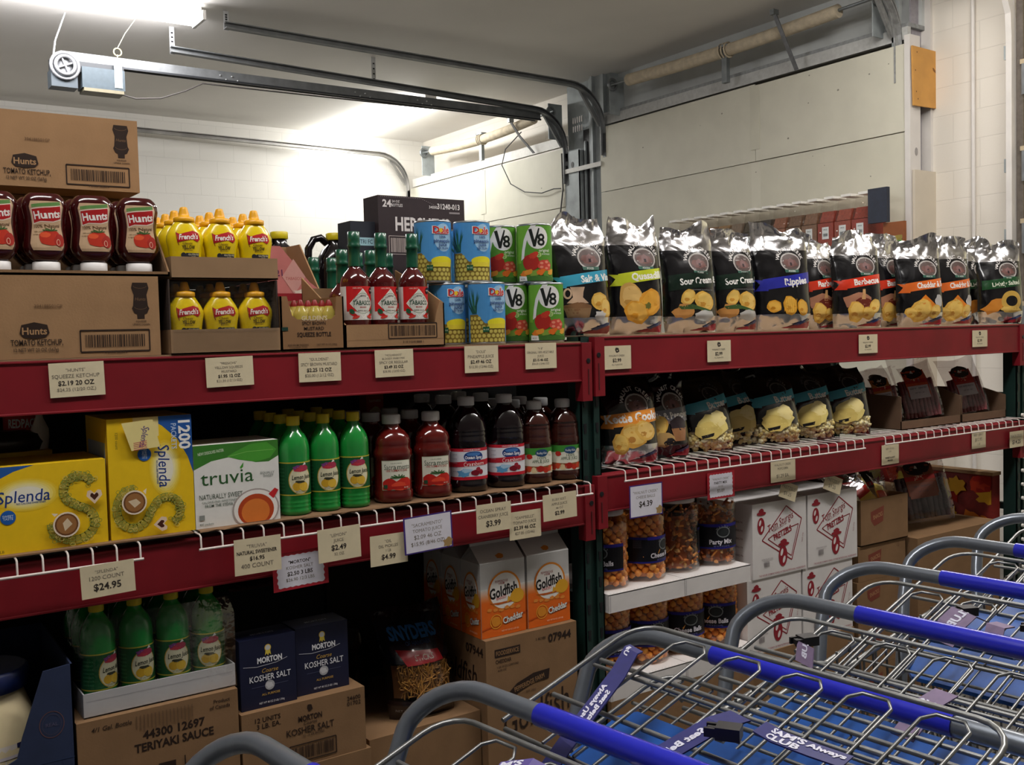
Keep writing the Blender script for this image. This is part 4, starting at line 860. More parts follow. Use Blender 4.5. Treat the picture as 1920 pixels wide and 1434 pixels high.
def fl_art(kind, w=.21, h=.36):
    a = Art(); F = h / .36
    emblem(a, w, .232 * F, 1.05, cx=.026)
    yb = .168 * F
    if kind == 'salt':
        banner(a, w, yb - .006, .034, '3E9DBB', 'Salt & Vinegar', cx=.02); chip(a, .05, .105, .034, 3); chip(a, .075, .085, .03, 5)
        a.poly([(-.055, .15), (-.005, .15), (-.01, .135), (-.012, .118), (.008, .10), (-.066, .10), (-.046, .118), (-.048, .135)], SHINE('C9A88C')); a.ring(-.062, .13, .014, .017, .006, SHINE('C9A88C')); a.blob(-.03, .085, .05, .018, SHINE('7A5638'), 3, .1); a.poly([(-.075, .085), (.016, .085), (.008, .055), (-.066, .055)], SHINE('8A6A4A')); a.blob(.05, .06, .022, .016, SHINE('C8C4C0'), 8, .2)
    elif kind == 'ques':
        banner(a, w, yb, .036, 'C2CC30', 'Quesadilla'); chip(a, -.035, .115, .05, 2, ('D2A55A', 'DDB56E', 'B98A3E')); chip(a, .03, .10, .052, 7, ('D9962E', 'E3A53C', 'C27E22')); chip(a, -.02, .07, .045, 9, ('DB9A30', 'E2AC4C', 'C8861E')); a.blob(.022, .092, .012, .010, SHINE('6A6A2E'), 3, .3)
    elif kind == 'sour':
        a.poly([(-w * .45, yb - .03), (w * .46, yb - .012), (w * .46, yb + .04), (-w * .45, yb + .022)], SHINE('12261C')); a.text('Sour Cream & Onion', .055, yb + .008, .0215, 'ECE8E2', fit=.235, rot=.08, bold=.03); a.text('Naturally & Artificially Flavored Potato Chips', .02, yb - .027, .004, '8A8A86', maxw=.13)
        chip(a, -.035, .118, .030, 4); chip(a, .03, .105, .042, 6); a.blob(-.05, .07, .035, .024, SHINE('C48A4A'), 5, .2); a.poly([(-.07, .088), (-.02, .095), (.05, .075), (.06, .066), (.0, .078), (-.06, .078)], SHINE('3E5A2E')); a.blob(.03, .055, .045, .02, SHINE('BDBBB6'), 7, .15)
    elif kind == 'ripple':
        banner(a, w, yb - .012, .040, '2A2E9A', 'Ripples', cx=.03); chip(a, -.055, .085, .028, 3, ('D99A2E', 'E8B24A', 'C8861E')); chip(a, .008, .088, .036, 8, ('E0A030', 'ECB648', 'C98C24')); chip(a, .062, .08, .03, 5, ('D99A2E', 'E8B24A', 'C8861E'))
        for k in range(7): a.line([(-.018 + .008 * k, .066), (-.012 + .008 * k, .112)], .0016, 'C08A2A')
    elif kind == 'bbq':
        banner(a, w, yb - .004, .036, 'D63A22', 'Barbecue'); a.blob(-.02, .105, .06, .032, SHINE('A8745A'), 3, .12); a.blob(.0, .098, .034, .02, SHINE('6A2A1E'), 6, .15); a.poly([(.0, .15), (.012, .15), (.01, .11), (-.008, .11)], SHINE('C89A66')); chip(a, .052, .082, .032, 4); chip(a, -.03, .062, .042, 8); chip(a, .02, .055, .03, 9)
    elif kind == 'ched':
        banner(a, w, yb - .012, .036, 'DE6A28', 'Cheddar & Sour Cream'); a.poly([(-.06, .075), (.0, .128), (.055, .08), (.02, .06)], SHINE('D97A20')); a.blob(.066, .10, .02, .026, SHINE('B8B4B0'), 5, .15); chip(a, -.02, .062, .055, 7); chip(a, .045, .058, .032, 4); chip(a, -.06, .055, .026, 6)
    elif kind == 'light':
        a.poly([(-w * .45, yb - .02), (w * .46, yb - .002), (w * .46, yb + .04), (-w * .45, yb + .022)], SHINE('1E4A28')); a.text('Lightly Salted', .01, yb + .008, .018, 'D8DCC8', maxw=w * .8, rot=.08, bold=.03); a.blob(-.05, .08, .05, .026, SHINE('C8802E'), 3, .2, rot=.5); a.ring(.03, .10, .05, .045, .022, SHINE('C9A24A')); a.blob(.03, .062, .05, .016, SHINE('D2AE58'), 4, .2)
    elif kind == 'kettle':
        banner(a, w, yb + .004, .042, 'E58E2E', 'Kettle Cooked', cx=-.055, slope=.07); chip(a, .0, .09, .05, 3, ('D8A246', 'E4BC66', 'B97E34')); chip(a, .045, .105, .04, 6, ('DDAE54', 'E8C272', 'C08A3C')); chip(a, -.045, .065, .035, 8)
    elif kind == 'pepper':
        banner(a, w, yb + .004, .048, '70707A', 'Salt & Pepper', cx=-.045, slope=.06, ht=.44); a.text('Kettle Cooked', .02, yb - .008, .008, 'C9853A', maxw=w * .5, rot=.05); chip(a, -.05, .105, .042, 4); a.blob(.03, .11, .035, .028, SHINE('2E2228'), 3, .12); a.poly([(.0, .098), (.066, .098), (.055, .055), (.012, .055)], SHINE('9A6A44')); a.blob(-.03, .06, .04, .024, SHINE('B8945A'), 5, .15); a.blob(-.01, .052, .02, .014, SHINE('1E181A'), 5, .2)
    base_swoosh(a, w, h)
    return a
PROTO = {}
def chip_bag(kind, px, py, y, label, seed, w=.21, h=.36, d=.105, rz=-.3, z=ZUR, grp='black and silver chip bags', top=.76, lean=.035):
    a = fl_art(kind, w, h); B = Bag(w, h, d, seed, lean=lean); o = B.mesh([(.15, FOIL()), (top, BLK()), (1.0, FOIL())], a, nu=30)
    o.location = (W(px, py, y)[0], y, z + .001); o.rotation_euler.z = rz; return tag(o, label, 'chip bag', grp)
TOPB = [('salt', 1088, .105, 'black chip bag with blue salt and vinegar banner, leftmost on the upper right shelf', 1, .215, -.22), ('ques', 1192, .10, 'black chip bag with yellow-green banner and golden chips', 2, .20, -.25), ('sour', 1294, .10, 'black sour cream chip bag with wide silver top, the left of two', 3, .215, -.22), ('sour', 1376, .125, 'narrower looking black sour cream chip bag, the right of two', 4, .195, -.18),
        ('ripple', 1466, .09, 'black chip bag with deep blue banner and tall silver top', 5, .24, -.35), ('bbq', 1533, .21, 'black barbecue chip bag with red banner, the left one, set back', 6, .205, -.15), ('bbq', 1607, .10, 'black barbecue chip bag with red banner, the middle one in front', 7, .215, -.4), ('bbq', 1662, .21, 'black barbecue chip bag with red banner, the right one', 8, .20, -.2),
        ('ched', 1724, .09, 'black cheddar chip bag with orange banner, the left of two', 9, .21, -.45), ('ched', 1782, .12, 'black cheddar chip bag with orange banner, the right of two', 10, .21, -.35), ('light', 1825, .24, 'black lightly salted chip bag with green lettering, set second from the right end', 11, .20, -.2), ('light', 1875, .09, 'black lightly salted chip bag with rounded chips, last at the right end', 12, .21, -.55)]
for k, px, y, lb, sd, w, rz in TOPB:
    chip_bag(k, px, 615, y, lb, sd, w=w, rz=rz, h=.365 + .008 * (sd % 3), d=.10)
for i, (px, lb) in enumerate(((1150, 'black chip bag peeking out behind the blue and yellow-green banner bags'), (1420, 'silver topped chip bag standing behind the blue banner bag'), (1560, 'chip bag with silver top behind the barbecue bags'))):
    chip_bag('sour', px, 560, .36, lb, 20 + i, rz=-.2)
# clear and green bag of golden snacks behind the right hand bags
a = Art(); a.poly([(-.10, .30), (.10, .30), (.10, .37), (-.10, .37)], SHINE('3E9A3A')); a.text('SNACK', 0, .335, .022, 'D8E0C8'); rd = random.Random(2)
for k in range(16): a.blob(-.075 + .05 * (k % 4) + rd.uniform(-.006, .006), .08 + .058 * (k // 4), .026, .033, SHINE(('C9A83E', 'D8BC5A', 'B8923A')[k % 3]), k, .1)
o = Bag(.21, .385, .10, 31, lean=.05).mesh([(.1, FOIL()), (1.0, SHINE('8A7A3A'))], a, name='snack_bag'); o.location = (W(1668, 520, .36)[0], .36, ZUR + .001); o.rotation_euler.z = -.45; tag(o, 'green and golden snack bag behind the red banner bags', 'snack bag')
chip_bag('ched', 1615, 560, .36, 'dark topped chip bag beside the green and golden snack bag', 33, rz=-.5)

# ---------------------------------------------------------------- spice bins on the side wall
def spice_bin(i, y, cont, label):
    t = thing('spice_bin', label, 'spice bin', (6.36, y, 2.12), 0, 'row of spice bins on the side wall')
    hw = .070; dk = mat('6A4038', .5, vary=.1); cm = mat(cont, .7, vary=.25, scale=60)
    MB().box(-.03, -hw, 0, .18, hw, .20, mat(cont, .5, vary=.15, scale=60)).build('box', t)
    m = MB(); m.box(-.0315, -.03, .08, -.03, .03, .17, mat('D8DCDC', .6)); Art().text('SPICE', 0, .150, .010, '2A3A3A').bars(-.02, .10, .02, .122, '3A4448', i).onto(m, lambda u, v, k: (-.0315 - k, -u, v)); m.build('label', t)
    MB().ball((-.034, .045, .13), .007, mat('D8D0C8', .5), lo=True).build('knob', t)
    m = MB(); m.prism([(-.02, .205), (.17, .205), (.17, .29), (.02, .29)], 'y', -hw + .008, hw - .008, cm); m.build('contents', t)
    m = MB(); m.prism([(-.028, .202), (.18, .202), (.18, .38), (.02, .38)], 'y', -hw + .004, hw - .004, film('bin_clear', (1, .98, .96), .15, .98)); m.build('lid', t)
    MB().box(.01, -hw + .028, .381, .17, hw - .028, .400, mat('F0EEE8', .5)).build('hinge', t)
    return t
CONT = ['8A3426', '8E4434', '8C3A2C', '7A5A44', '6E5440', '8A5A44', '3E3832', '4A4234', '7E6E5E', '9A7A52', '8E6A48', '97724A', '8A6A4A', '96764E']
for i, c in enumerate(CONT):
    spice_bin(i, 2.235 + .152 * i, c, 'clear lidded bulk spice bin, %s from the dark blue end panel' % ORD[i])
tag(MB().box(6.28, 1.975, 2.27, 6.315, 2.13, 2.515, mat('1C2436', .5, vary=.15)).build('end_panel'), 'dark blue panel at the right end of the spice bins', 'panel')
o = MB().box(6.30, 1.855, 2.1185, 6.33, 2.02, 2.265, mat('8A4E26', .6, vary=.2, scale=6)).build('wooden_block'); tag(o, 'brown wooden block below the dark blue end panel', 'block')
tag(MB().box(6.28, 1.78, 2.085, 6.60, 4.45, 2.118, mat('6E4A30', .6, vary=.15)).build('wall_shelf'), 'brown wooden shelf carrying the spice bins along the side wall', 'shelf')
# ================================================================ goods, middle shelf
ZM = ZL + .0042
YEL, BLU = 'E9C01A', '2558A0'
# sweetener boxes
def splenda_art(a, f, L, H):
    """f places a point of the lying layout (L by H)"""
    def P(pts, c): a.poly([f(*p) for p in pts], c)
    def E(x, y, r, c, q=1, n=22): P([(x + r * math.cos(2 * PI * i / n), y + r * q * math.sin(2 * PI * i / n)) for i in range(n)], c)
    rot = math.atan2(f(1, 0)[1] - f(0, 0)[1], f(1, 0)[0] - f(0, 0)[0])
    def T(t, x, y, h, c, **k): a.text(t, *f(x, y), h, c, rot=rot + k.pop('r', 0), **k)
    P([(0, H), (L * .50, H), (L * .36, H * .94), (L * .20, H * .82), (L * .08, H * .64), (0, H * .46)], BLU)
    P([(.02, H * .30), (.05, H * .52), (.045, H * .60), (.0, H * .60), (.0, H * .30)], 'E6D694')
    for k in range(6): E(L * .44, H * .66, .066 - .006 * k, ('EAC632', 'ECCF4E', 'EFD96E', 'F0E08E', 'F0E4A8', 'EFE6BC')[k], .55)
    E(L * .44, H * .66, .036, 'EDE8D4', .5)
    T('Splenda', L * .42, H * .65, .026, '1E3A80', shear=.12, bold=.005, fit=L * .36); T('NO CALORIE SWEETENER', L * .47, H * .565, .004, '3A5A8A', maxw=L * .2); E(L * .31, H * .42, .0155, '1E5AA8'); T('SWEET', L * .31, H * .435, .005, 'C8D8EA'); T('TASTE', L * .31, H * .405, .005, 'C8D8EA')
    c, d = 'C9A838', 'DDC05A'; pts = []
    for i in range(15): t = PI * (.15 + 1.25 * i / 14); pts.append((L * .80 + .032 * math.cos(t), H * .66 + .032 * math.sin(t)))
    for i in range(17): t = PI * (.42 - 1.45 * i / 16); pts.append((L * .755 + .046 * math.cos(t), H * .27 + .038 * math.sin(t)))
    rd = random.Random(2)
    for w_, cc in ((.019, '8E9A44'), (.015, 'C8AE3A'), (.010, 'B4A23E')):
        a.line([f(*p) for p in pts], w_, cc)
    for p in pts:
        for k in range(3): q = (p[0] + rd.uniform(-.009, .009), p[1] + rd.uniform(-.009, .009)); a.ring(*f(*q), .0055, .0045, .0011, '7E8A3A' if k else 'D8C46A', n=10)
    E(L * .70, H * .27, .028, 'EBDCC8'); E(L * .70, H * .27, .0245, '6E4424'); E(L * .70, H * .27, .021, '9A6A3C'); P([(L * .70 - .004, H * .27 - .014), (L * .70 + .012, H * .27 + .0), (L * .70 + .002, H * .27 + .014), (L * .70 - .008, H * .27 + .004)], 'D8C4A4'); P([(L * .70 - .024, H * .27 + .02), (L * .70 - .03, H * .27 + .028), (L * .70 - .016, H * .27 + .026)], 'EBDCC8')
    def heart(x, y, s, c): P([(x, y - s), (x + s, y + .1 * s), (x + .85 * s, y + .75 * s), (x + .45 * s, y + .85 * s), (x, y + .4 * s), (x - .45 * s, y + .85 * s), (x - .85 * s, y + .75 * s), (x - s, y + .1 * s)], c)
    heart(L * .905, H * .57, .017, 'E6CDB4'); heart(L * .905, H * .57, .009, '4A2418')
    return T
def sweet(label, loc, w, h, up):
    a = Art(); a.rect(-w / 2, 0, w / 2, h, YEL)
    if up:
        f = lambda x, y: (-w / 2 + y, h - x); T = splenda_art(a, f, h, w)
        P = [f(*p) for p in ((.01, .03), (.075, .05), (.07, .115), (.005, .10))]; a.poly(P, 'E6D690'); a.text('Splenda', *f(.045, .080), .014, '5A4A7A', rot=-PI / 2 - .25, shear=.2, maxw=.05)
        for k in range(5): a.line([f(.058 + .004 * k, .055), f(.054 + .004 * k, .085)], .0016, 'C05A5A'); a.n -= 1
        a.n += 1; a.text('1200', *f(.046, w - .020), .026, 'EDEBE6', rot=-PI / 2, bold=.03); a.text('PACKETS', *f(.048, w - .045), .012, 'B8C8E0', rot=-PI / 2, maxw=.06); a.text('1200 count', .018 - w / 2, h - .05, .006, '7A6A1A', rot=-PI / 2)
    else:
        splenda_art(a, lambda x, y: (-w / 2 + x, y), w, h); a.text('1200', -w / 2 + .02, h - .025, .022, 'EDEBE6', bold=.03); a.text('NET WT 2.64 LB', -w / 2 + .05, .008, .006, '7A6A1A'); a.text('SPL', -w / 2 + .02, h * .42, .010, 'C06A7A', rot=.1)
    s = Art(); s.rect(-.20, .004, -.004, h - .004, 'D8B01C'); s.rect(-.19, h * .55, -.02, h * .8, '9AA6B8')
    o = carton('sweetener_box', w, .21, h, mat('E0B81A', .45, vary=.03, spec=.3), a, s); o.location = loc; o.rotation_euler.z = 0; return tag(o, label, 'sweetener box', 'yellow sweetener boxes')
sweet('yellow sweetener box lying on its long side at the left edge of the middle shelf', (.544 - .148, .012, ZM), .296, .189, False)
sweet('yellow sweetener box standing upright with 1200 down its corner', (.6465, .012, ZM), .192, .277, True)
a = Art(); w, h = .212, .200; a.rect(-w / 2, 0, w / 2, h, 'E2E1DC'); P = [(-w / 2, h), (w / 2, h), (w / 2, h * .80), (w * .38, h * .735), (w * .22, h * .74), (w * .05, h * .80), (-w * .1, h * .83), (-w * .3, h * .80), (-w / 2, h * .71)]; a.poly(P, '3C7A2C')
a.poly([(-w * .12, h * .84), (w * .0, h * .90), (w * .16, h * .97), (w * .36, h * .98), (w * .48, h * .88), (w * .40, h * .78), (w * .22, h * .745), (w * .02, h * .79)], '4A9A34'); a.line([(-w * .1, h * .84), (w * .12, h * .88), (w * .44, h * .88)], .0014, '7ABA5A'); a.text('NEW! DISSOLVES FASTER', -w * .30, h * .91, .007, 'D8E8CC', maxw=w * .30, rot=.1)
a.text('truvia', -w * .12, h * .60, .034, '2E5A2E', fit=w * .62, bold=.0); a.poly([(w * .03, h * .695), (w * .075, h * .755), (w * .07, h * .70), (w * .045, h * .675)], '4A9A34'); a.text('EQUALLY', w * .36, h * .60, .006, '9AA09A'); a.text('SWEET', w * .37, h * .56, .006, '9AA09A'); a.text('NATURALLY SWEET', -w * .20, h * .375, .012, '4A5A4A', maxw=w * .50, bold=0); a.text('CALORIE-FREE SWEETENER', -w * .22, h * .31, .005, '8A948A', maxw=w * .42); a.text('FROM THE STEVIA LEAF', -w * .18, h * .265, .007, '5A6A5A', maxw=w * .42)
a.ell(w * .20, h * .155, .055, .046, 'D8D2CC', n=28) if 0 else None
cup = [(w * .205 + .056 * math.cos(t), max(.001, h * .165 + .047 * math.sin(t))) for t in [2 * PI * i / 32 for i in range(32)]]; a.poly([(p[0] + (p[0] - w * .205) * .07, max(.0008, p[1] + (p[1] - h * .165) * .07)) for p in cup], 'A89C96'); a.poly(cup, 'ECE8E2'); a.poly([(w * .205 + .046 * math.cos(t), max(.0012, h * .15 + .040 * math.sin(t))) for t in [2 * PI * i / 32 for i in range(32)]], 'B4441E'); a.poly([(w * .20 + .036 * math.cos(t), max(.0014, h * .13 + .032 * math.sin(t))) for t in [2 * PI * i / 28 for i in range(28)]], 'DA7A34')
a.poly([(w * .36, h * .33), (w * .44, h * .40), (w * .485, h * .37), (w * .42, h * .27)], 'C4282C'); a.rect(-w * .46, h * .10, -w * .40, h * .16, '8A8E8A'); a.text('400 packets', -w * .38, .010, .005, '7A847A', maxw=.05)
o = carton('sweetener_carton', w, .15, h, mat('DDDCD6', .5, vary=.03), a, Art().rect(-.15, 0, 0, h, 'C9CCC4').rect(-.15, h * .72, 0, h, '3C7A2C')); o.location = (.850, .012, ZM); tag(o, 'white and green natural sweetener box with a coffee cup', 'sweetener box')
o = carton('cardboard_case', .26, .3, .19, mat('C9A81E', .6, vary=.2), None); o.location = (.36, .32, ZM); tag(o, 'dim yellow case behind the lying sweetener box', 'cardboard box')

# bottles in rows
def bottle(nm, cat, lev, p, bodym, caplev, capm, art, su=.006, extra=None, band=True):
    def f():
        t = thing(nm, '', cat); MB().loft(lev, bodym, 40, p).build('body', t); MB().loft(caplev, capm, 28).build('cap', t)
        a = Art(); art(a); lb = MB(); a.onto(lb, wrap(lev, p), su=su, sv=.012, base=.0007); lb.build('label', t)
        if extra: extra(t)
        return t
    return Maker(f)
def ribs(lev, zs, dr=.0012, hw=.004):
    """dents pressed round a body at heights zs"""
    out = []
    for z, a, b in lev: out.append((z, a, b))
    def at(z):
        for (z0, a0, b0), (z1, a1, b1) in zip(lev, lev[1:]):
            if z0 <= z <= z1: k = (z - z0) / (z1 - z0); return a0 + (a1 - a0) * k, b0 + (b1 - b0) * k
    for z in zs:
        for dz, e in ((-hw, 0), (0, -dr), (hw, 0)): A, B = at(z + dz); out.append((z + dz, A + e, B + e))
    return sorted(out)
LL = ribs([(0, .034, .034), (.004, .0395, .0395), (.165, .0395, .0395), (.176, .0388, .0388), (.190, .0355, .0355), (.202, .030, .030), (.213, .0225, .0225), (.222, .0165, .0165), (.232, .0142, .0142)], (.018, .028, .038), .0014, .004)
def lemon_art(a):
    L = .0395 * PI; a.rect(-L * .995, .052, L * .995, .136, '14562C'); a.rect(-L * .995, .134, L * .995, .137, 'B8AE3A'); a.rect(-L * .995, .052, L * .995, .055, 'B8AE3A'); a.ell(.004, .091, .0305, .0365, 'C9A23E', n=28); a.ell(.004, .091, .0285, .0345, 'DDD6B4', n=28)
    a.blob(-.004, .122, .011, .007, '7A3A7E', 3, .2); a.blob(.010, .120, .015, .008, 'A8344E', 5, .2); a.blob(.0, .116, .014, .004, 'C03A48', 7, .2); a.poly([(.010, .128), (.016, .136), (.020, .130)], 'E0E0D8'); a.text('Lemon Juice', .008, .099, .0115, '1E2A1E', maxw=.052, shear=.25, rot=.04)
    a.ell(-.006, .075, .011, .0105, 'CFA22A'); a.ell(.012, .074, .012, .0115, 'D8B03A'); a.blob(.004, .0865, .012, .004, '3A3A2A', 4, .3); a.text('NATURAL STRENGTH', .006, .0615, .003, '5A5A34', maxw=.03); a.text('32 FL OZ', .0, .0575, .003, 'A8C89A')
    for k in range(7): a.text('NUTRITION FACTS', -.05, .12 - .009 * k, .0035, '4A8A5A', maxw=.026); a.n -= 1
LEM = bottle('lemon_juice_bottle', 'lemon juice bottle', LL, 2, mat('1E8A38', .12, coat=.7, vary=.05), [(.228, .0165, .0165), (.230, .0172, .0172), (.250, .0172, .0172), (.252, .0155, .0155)], mat('DCC41E', .4), lemon_art)
LG = 'lemon juice bottles on the middle shelf'
pos = [(552, 960, .055), (608, 955, .058), (664, 948, .055)]
for i, (px, py, y) in enumerate(pos): LEM((W(px, py - 80, y)[0], y, ZM), 'green lemon juice bottle with yellow cap, %s from the left in the front row' % ORD[i], -.12 - .1 * i, LG)
for r in range(3):
    for i in range(3): LEM((W(pos[i][0], 880, .055)[0] + .005 * r, .14 + .085 * r, ZM), 'green lemon juice bottle, %s from the left in the %s row behind the front one' % (ORD[i], ORD[r]), .3 * i, LG)
TJ = [(0, .044, .044), (.005, .051, .051), (.012, .053, .053), (.030, .053, .053), (.034, .050, .050), (.118, .050, .050), (.124, .053, .053), (.140, .053, .053), (.147, .0485, .0485), (.156, .0485, .0485), (.164, .050, .050), (.178, .046, .046), (.192, .035, .035), (.200, .024, .024), (.210, .021, .021), (.222, .021, .021)]
def tom_art(a):
    a.rect(-.040, .036, .042, .116, 'B9BFA4'); a.rect(-.038, .038, .040, .114, 'DAD8C8'); a.text('CALIFORNIA', .0, .108, .003, '6A7A5A'); a.text('Sacramento', .004, .0985, .0145, '27452E', maxw=.070, bold=0); a.text('100% TOMATO JUICE', .002, .0885, .0058, 'A83A2E', maxw=.055); a.blob(-.018, .052, .020, .016, 'B8221A', 3, .05); a.blob(.020, .052, .023, .017, 'C42A1E', 5, .05); a.blob(.006, .046, .018, .012, 'D8482E', 7, .08); a.rect(-.038, .038, .040, .046, 'A82018')
    for k in range(7): a.line([(.004, .069), (.004 + .018 * math.cos(.0 + k * .52), .069 + .009 * math.sin(.0 + k * .52))], .0024, '2E5A2A')
    a.rect(-.034, .041, -.022, .051, '2A4A34'); a.text('46 OZ', .024, .042, .004, 'E8C8B8')
TOM = bottle('tomato_juice_bottle', 'tomato juice bottle', TJ, 2.5, mat('5A1410', .12, coat=.7, vary=.06), [(.212, .0245, .0245), (.214, .0255, .0255), (.234, .0255, .0255), (.237, .023, .023)], mat('DEDCDC', .4, vary=.02), tom_art)
OS = ribs([(0, .046, .046), (.006, .054, .054), (.020, .056, .056), (.034, .056, .056), (.036, .0545, .0545), (.128, .0545, .0545), (.131, .056, .056), (.150, .056, .056), (.175, .0555, .0555), (.200, .050, .050), (.222, .038, .038), (.236, .026, .026), (.242, .021, .021), (.256, .021, .021)], (.158, .172), .002, .005)
def os_art(a):
    L = .0545 * PI * .9; a.rect(-L, .037, L, .127, 'C01E30'); a.rect(-L, .046, L, .118, 'DCDDE4'); a.ell(.004, .103, .026, .0165, 'DCE4F0'); a.ell(.004, .103, .024, .015, '1E3A7A'); a.blob(.004, .110, .016, .005, '4A7AB8', 3, .1); a.text('Ocean Spray', .004, .101, .009, 'F0F0F4', maxw=.040, bold=.03); a.text('UNSWEETENED', .0, .1225, .004, 'F0D8DA')
    a.poly([(-L, .070), (.05, .078), (L, .082), (L, .096), (.05, .094), (-L, .082)], 'B51C2E'); a.text('Cranberry', .006, .0825, .0125, 'F2E4E0', maxw=.052, rot=.05, bold=0); a.blob(-.022, .058, .020, .011, '5A9AC8', 3, .3); a.blob(-.014, .064, .012, .006, 'A8CCE4', 6, .3); a.ell(.006, .057, .0085, .0085, '7A1424'); a.ell(.020, .059, .007, .007, '8E1A2A'); a.ell(.012, .067, .006, .006, '9A2434')
    for k in range(5): a.text('juice drink blend', -.052, .11 - .012 * k, .003, '8A90A0', maxw=.02); a.n -= 1
CRB = bottle('cranberry_juice_bottle', 'cranberry juice bottle', OS, 2.6, mat('10070C', .06, coat=.9, vary=.1), [(.246, .0235, .0235), (.248, .0245, .0245), (.268, .0245, .0245), (.271, .022, .022)], mat('E4E4E6', .4, vary=.02), os_art)
AJ = ribs([(0, .040, .040), (.006, .048, .048), (.024, .050, .050), (.030, .0485, .0485), (.108, .0485, .0485), (.113, .050, .050), (.125, .050, .050), (.150, .047, .047), (.175, .046, .046), (.195, .039, .039), (.210, .027, .027), (.218, .0195, .0195), (.230, .0195, .0195)], (.135, .160, .175), .0018, .005)
def aj_art(a):
    L = .0485 * PI * .9; a.rect(-L, .031, L, .107, 'DDDCCC'); a.poly([(-L, .107), (L, .107), (L, .082), (.02, .092), (-.02, .086), (-L, .090)], '3E8A34'); a.poly([(-L, .060), (0, .052), (L, .062), (L, .050), (0, .046), (-L, .052)], '8A5A34'); a.ell(.006, .092, .017, .011, '25486E'); a.text('Ruby Kist', .006, .092, .0065, 'E0E0E0', maxw=.026); a.text('100%', .006, .077, .008, '3A5A3A', bold=0); a.text('APPLE JUICE', .004, .0675, .009, '3A5A3A', maxw=.05, bold=0)
    for k in range(7): a.blob(-.048 + .016 * k, .041 + .004 * (k % 2), .010, .009, ('B8301E', 'C8482A', 'D8C49A', 'A8241A')[k % 4], k, .1); a.n -= 1
    a.n += 1; a.blob(-.030, .082, .010, .008, 'B8281C', 4, .1); a.blob(.036, .090, .010, .007, 'E4DCC0', 4, .2)
APJ = bottle('apple_juice_bottle', 'apple juice bottle', AJ, 2.4, mat('3A1610', .06, coat=.9, vary=.2), [(.220, .0225, .0225), (.222, .0235, .0235), (.242, .0235, .0235), (.245, .021, .021)], mat('E4E4E6', .4, vary=.02), aj_art)
def rowset(mk, noun, pxs, y0, gap, rows, rz, grp, py=850):
    for r in range(rows):
        for i, px in enumerate(pxs):
            x = W(px, py, y0)[0]
            mk((x - (.005 * r), y0 + gap * r, ZM), ('%s, the %s of the two in the front row' % (noun, ('left', 'right')[i])) if r == 0 else '%s, %s one of the %s row back' % (noun, ('left', 'right')[i], ORD[r]), rz if r == 0 else rz + .5 * r, grp)
rowset(TOM, 'brown red tomato juice bottle', (735, 809), .060, .112, 3, -.28, 'tomato juice bottles')
rowset(CRB, 'dark cranberry juice bottle with white cap', (876, 947), .072, .118, 3, -.30, 'cranberry juice bottles')
rowset(APJ, 'apple juice bottle with clear dark shoulder', (1003, 1056), .066, .106, 3, -.32, 'apple juice bottles')
# small things and dark stock at the back of the middle shelf
TIN2 = [(.0, .040, .040), (.001, .042, .042), (.003, .041, .041), (.112, .041, .041), (.114, .042, .042), (.116, .041, .041)]
t = thing('tomato_can', 'red tomato can behind the lying sweetener box at the left edge', 'food can', (W(40, 800, .42)[0], .42, ZM + .19)); MB().loft(TIN2, TIN(), 36).build('body', t)
a = Art(); a.rect(-.125, .004, .125, .111, 'A82020'); a.rect(-.125, .004, .125, .045, 'C8572A'); a.text('REDPACK', .0, .066, .021, 'D8E4E8', maxw=.075, bold=.03); a.blob(.006, .03, .030, .02, 'D2582E', 3, .1); lb = MB(); a.onto(lb, wrap([(0, .041, .041), (.12, .041, .041)]), su=.006); lb.build('label', t)
m = MB(); m.loft([(0, .018, .018), (.03, .022, .022), (.05, .021, .021), (.075, .010, .010), (.10, .004, .004)], mat('D8D4D0', .4), 20); tag(m.build('white_nozzle_bottle', loc=(W(66, 800, .37)[0] + .01, .37, ZM + .19)), 'small white pointed bottle beside the red tomato can', 'bottle')
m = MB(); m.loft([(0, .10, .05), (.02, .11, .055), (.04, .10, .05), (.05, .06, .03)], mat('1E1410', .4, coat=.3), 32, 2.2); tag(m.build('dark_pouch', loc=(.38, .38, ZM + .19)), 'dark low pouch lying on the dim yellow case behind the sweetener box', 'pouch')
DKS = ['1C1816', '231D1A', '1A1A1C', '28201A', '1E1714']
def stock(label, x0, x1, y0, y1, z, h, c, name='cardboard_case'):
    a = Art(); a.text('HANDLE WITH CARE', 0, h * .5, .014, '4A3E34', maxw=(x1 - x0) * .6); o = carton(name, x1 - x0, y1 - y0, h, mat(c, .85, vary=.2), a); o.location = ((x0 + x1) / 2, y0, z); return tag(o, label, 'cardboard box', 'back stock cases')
XS = [(-.4, .12), (.13, .66), (.67, 1.05), (1.06, 1.46), (1.47, 1.88)]
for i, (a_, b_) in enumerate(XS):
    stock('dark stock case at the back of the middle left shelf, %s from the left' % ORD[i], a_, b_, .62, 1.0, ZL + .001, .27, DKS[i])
a = Art(); a.rect(-.03, .0, .03, .09, 'B03A22'); a.text('tomato', 0, .078, .010, 'E0D0C0'); a.blob(0, .04, .02, .018, 'D8C8A4', 3, .1)
o = carton('soup_box', .06, .05, .10, mat('A8402A', .6), a); o.location = (W(728, 760, .41)[0], .56, ZM + .17); o.location.y = .50; tag(o, 'small red tomato box standing behind the tomato juice bottles', 'box')
o = carton('cardboard_case', .20, .16, .168, mat('1A1513', .85, vary=.2)); o.location = (W(728, 760, .41)[0] + .04, .445, ZM); tag(o, 'dark low case under the small red tomato box', 'cardboard box')

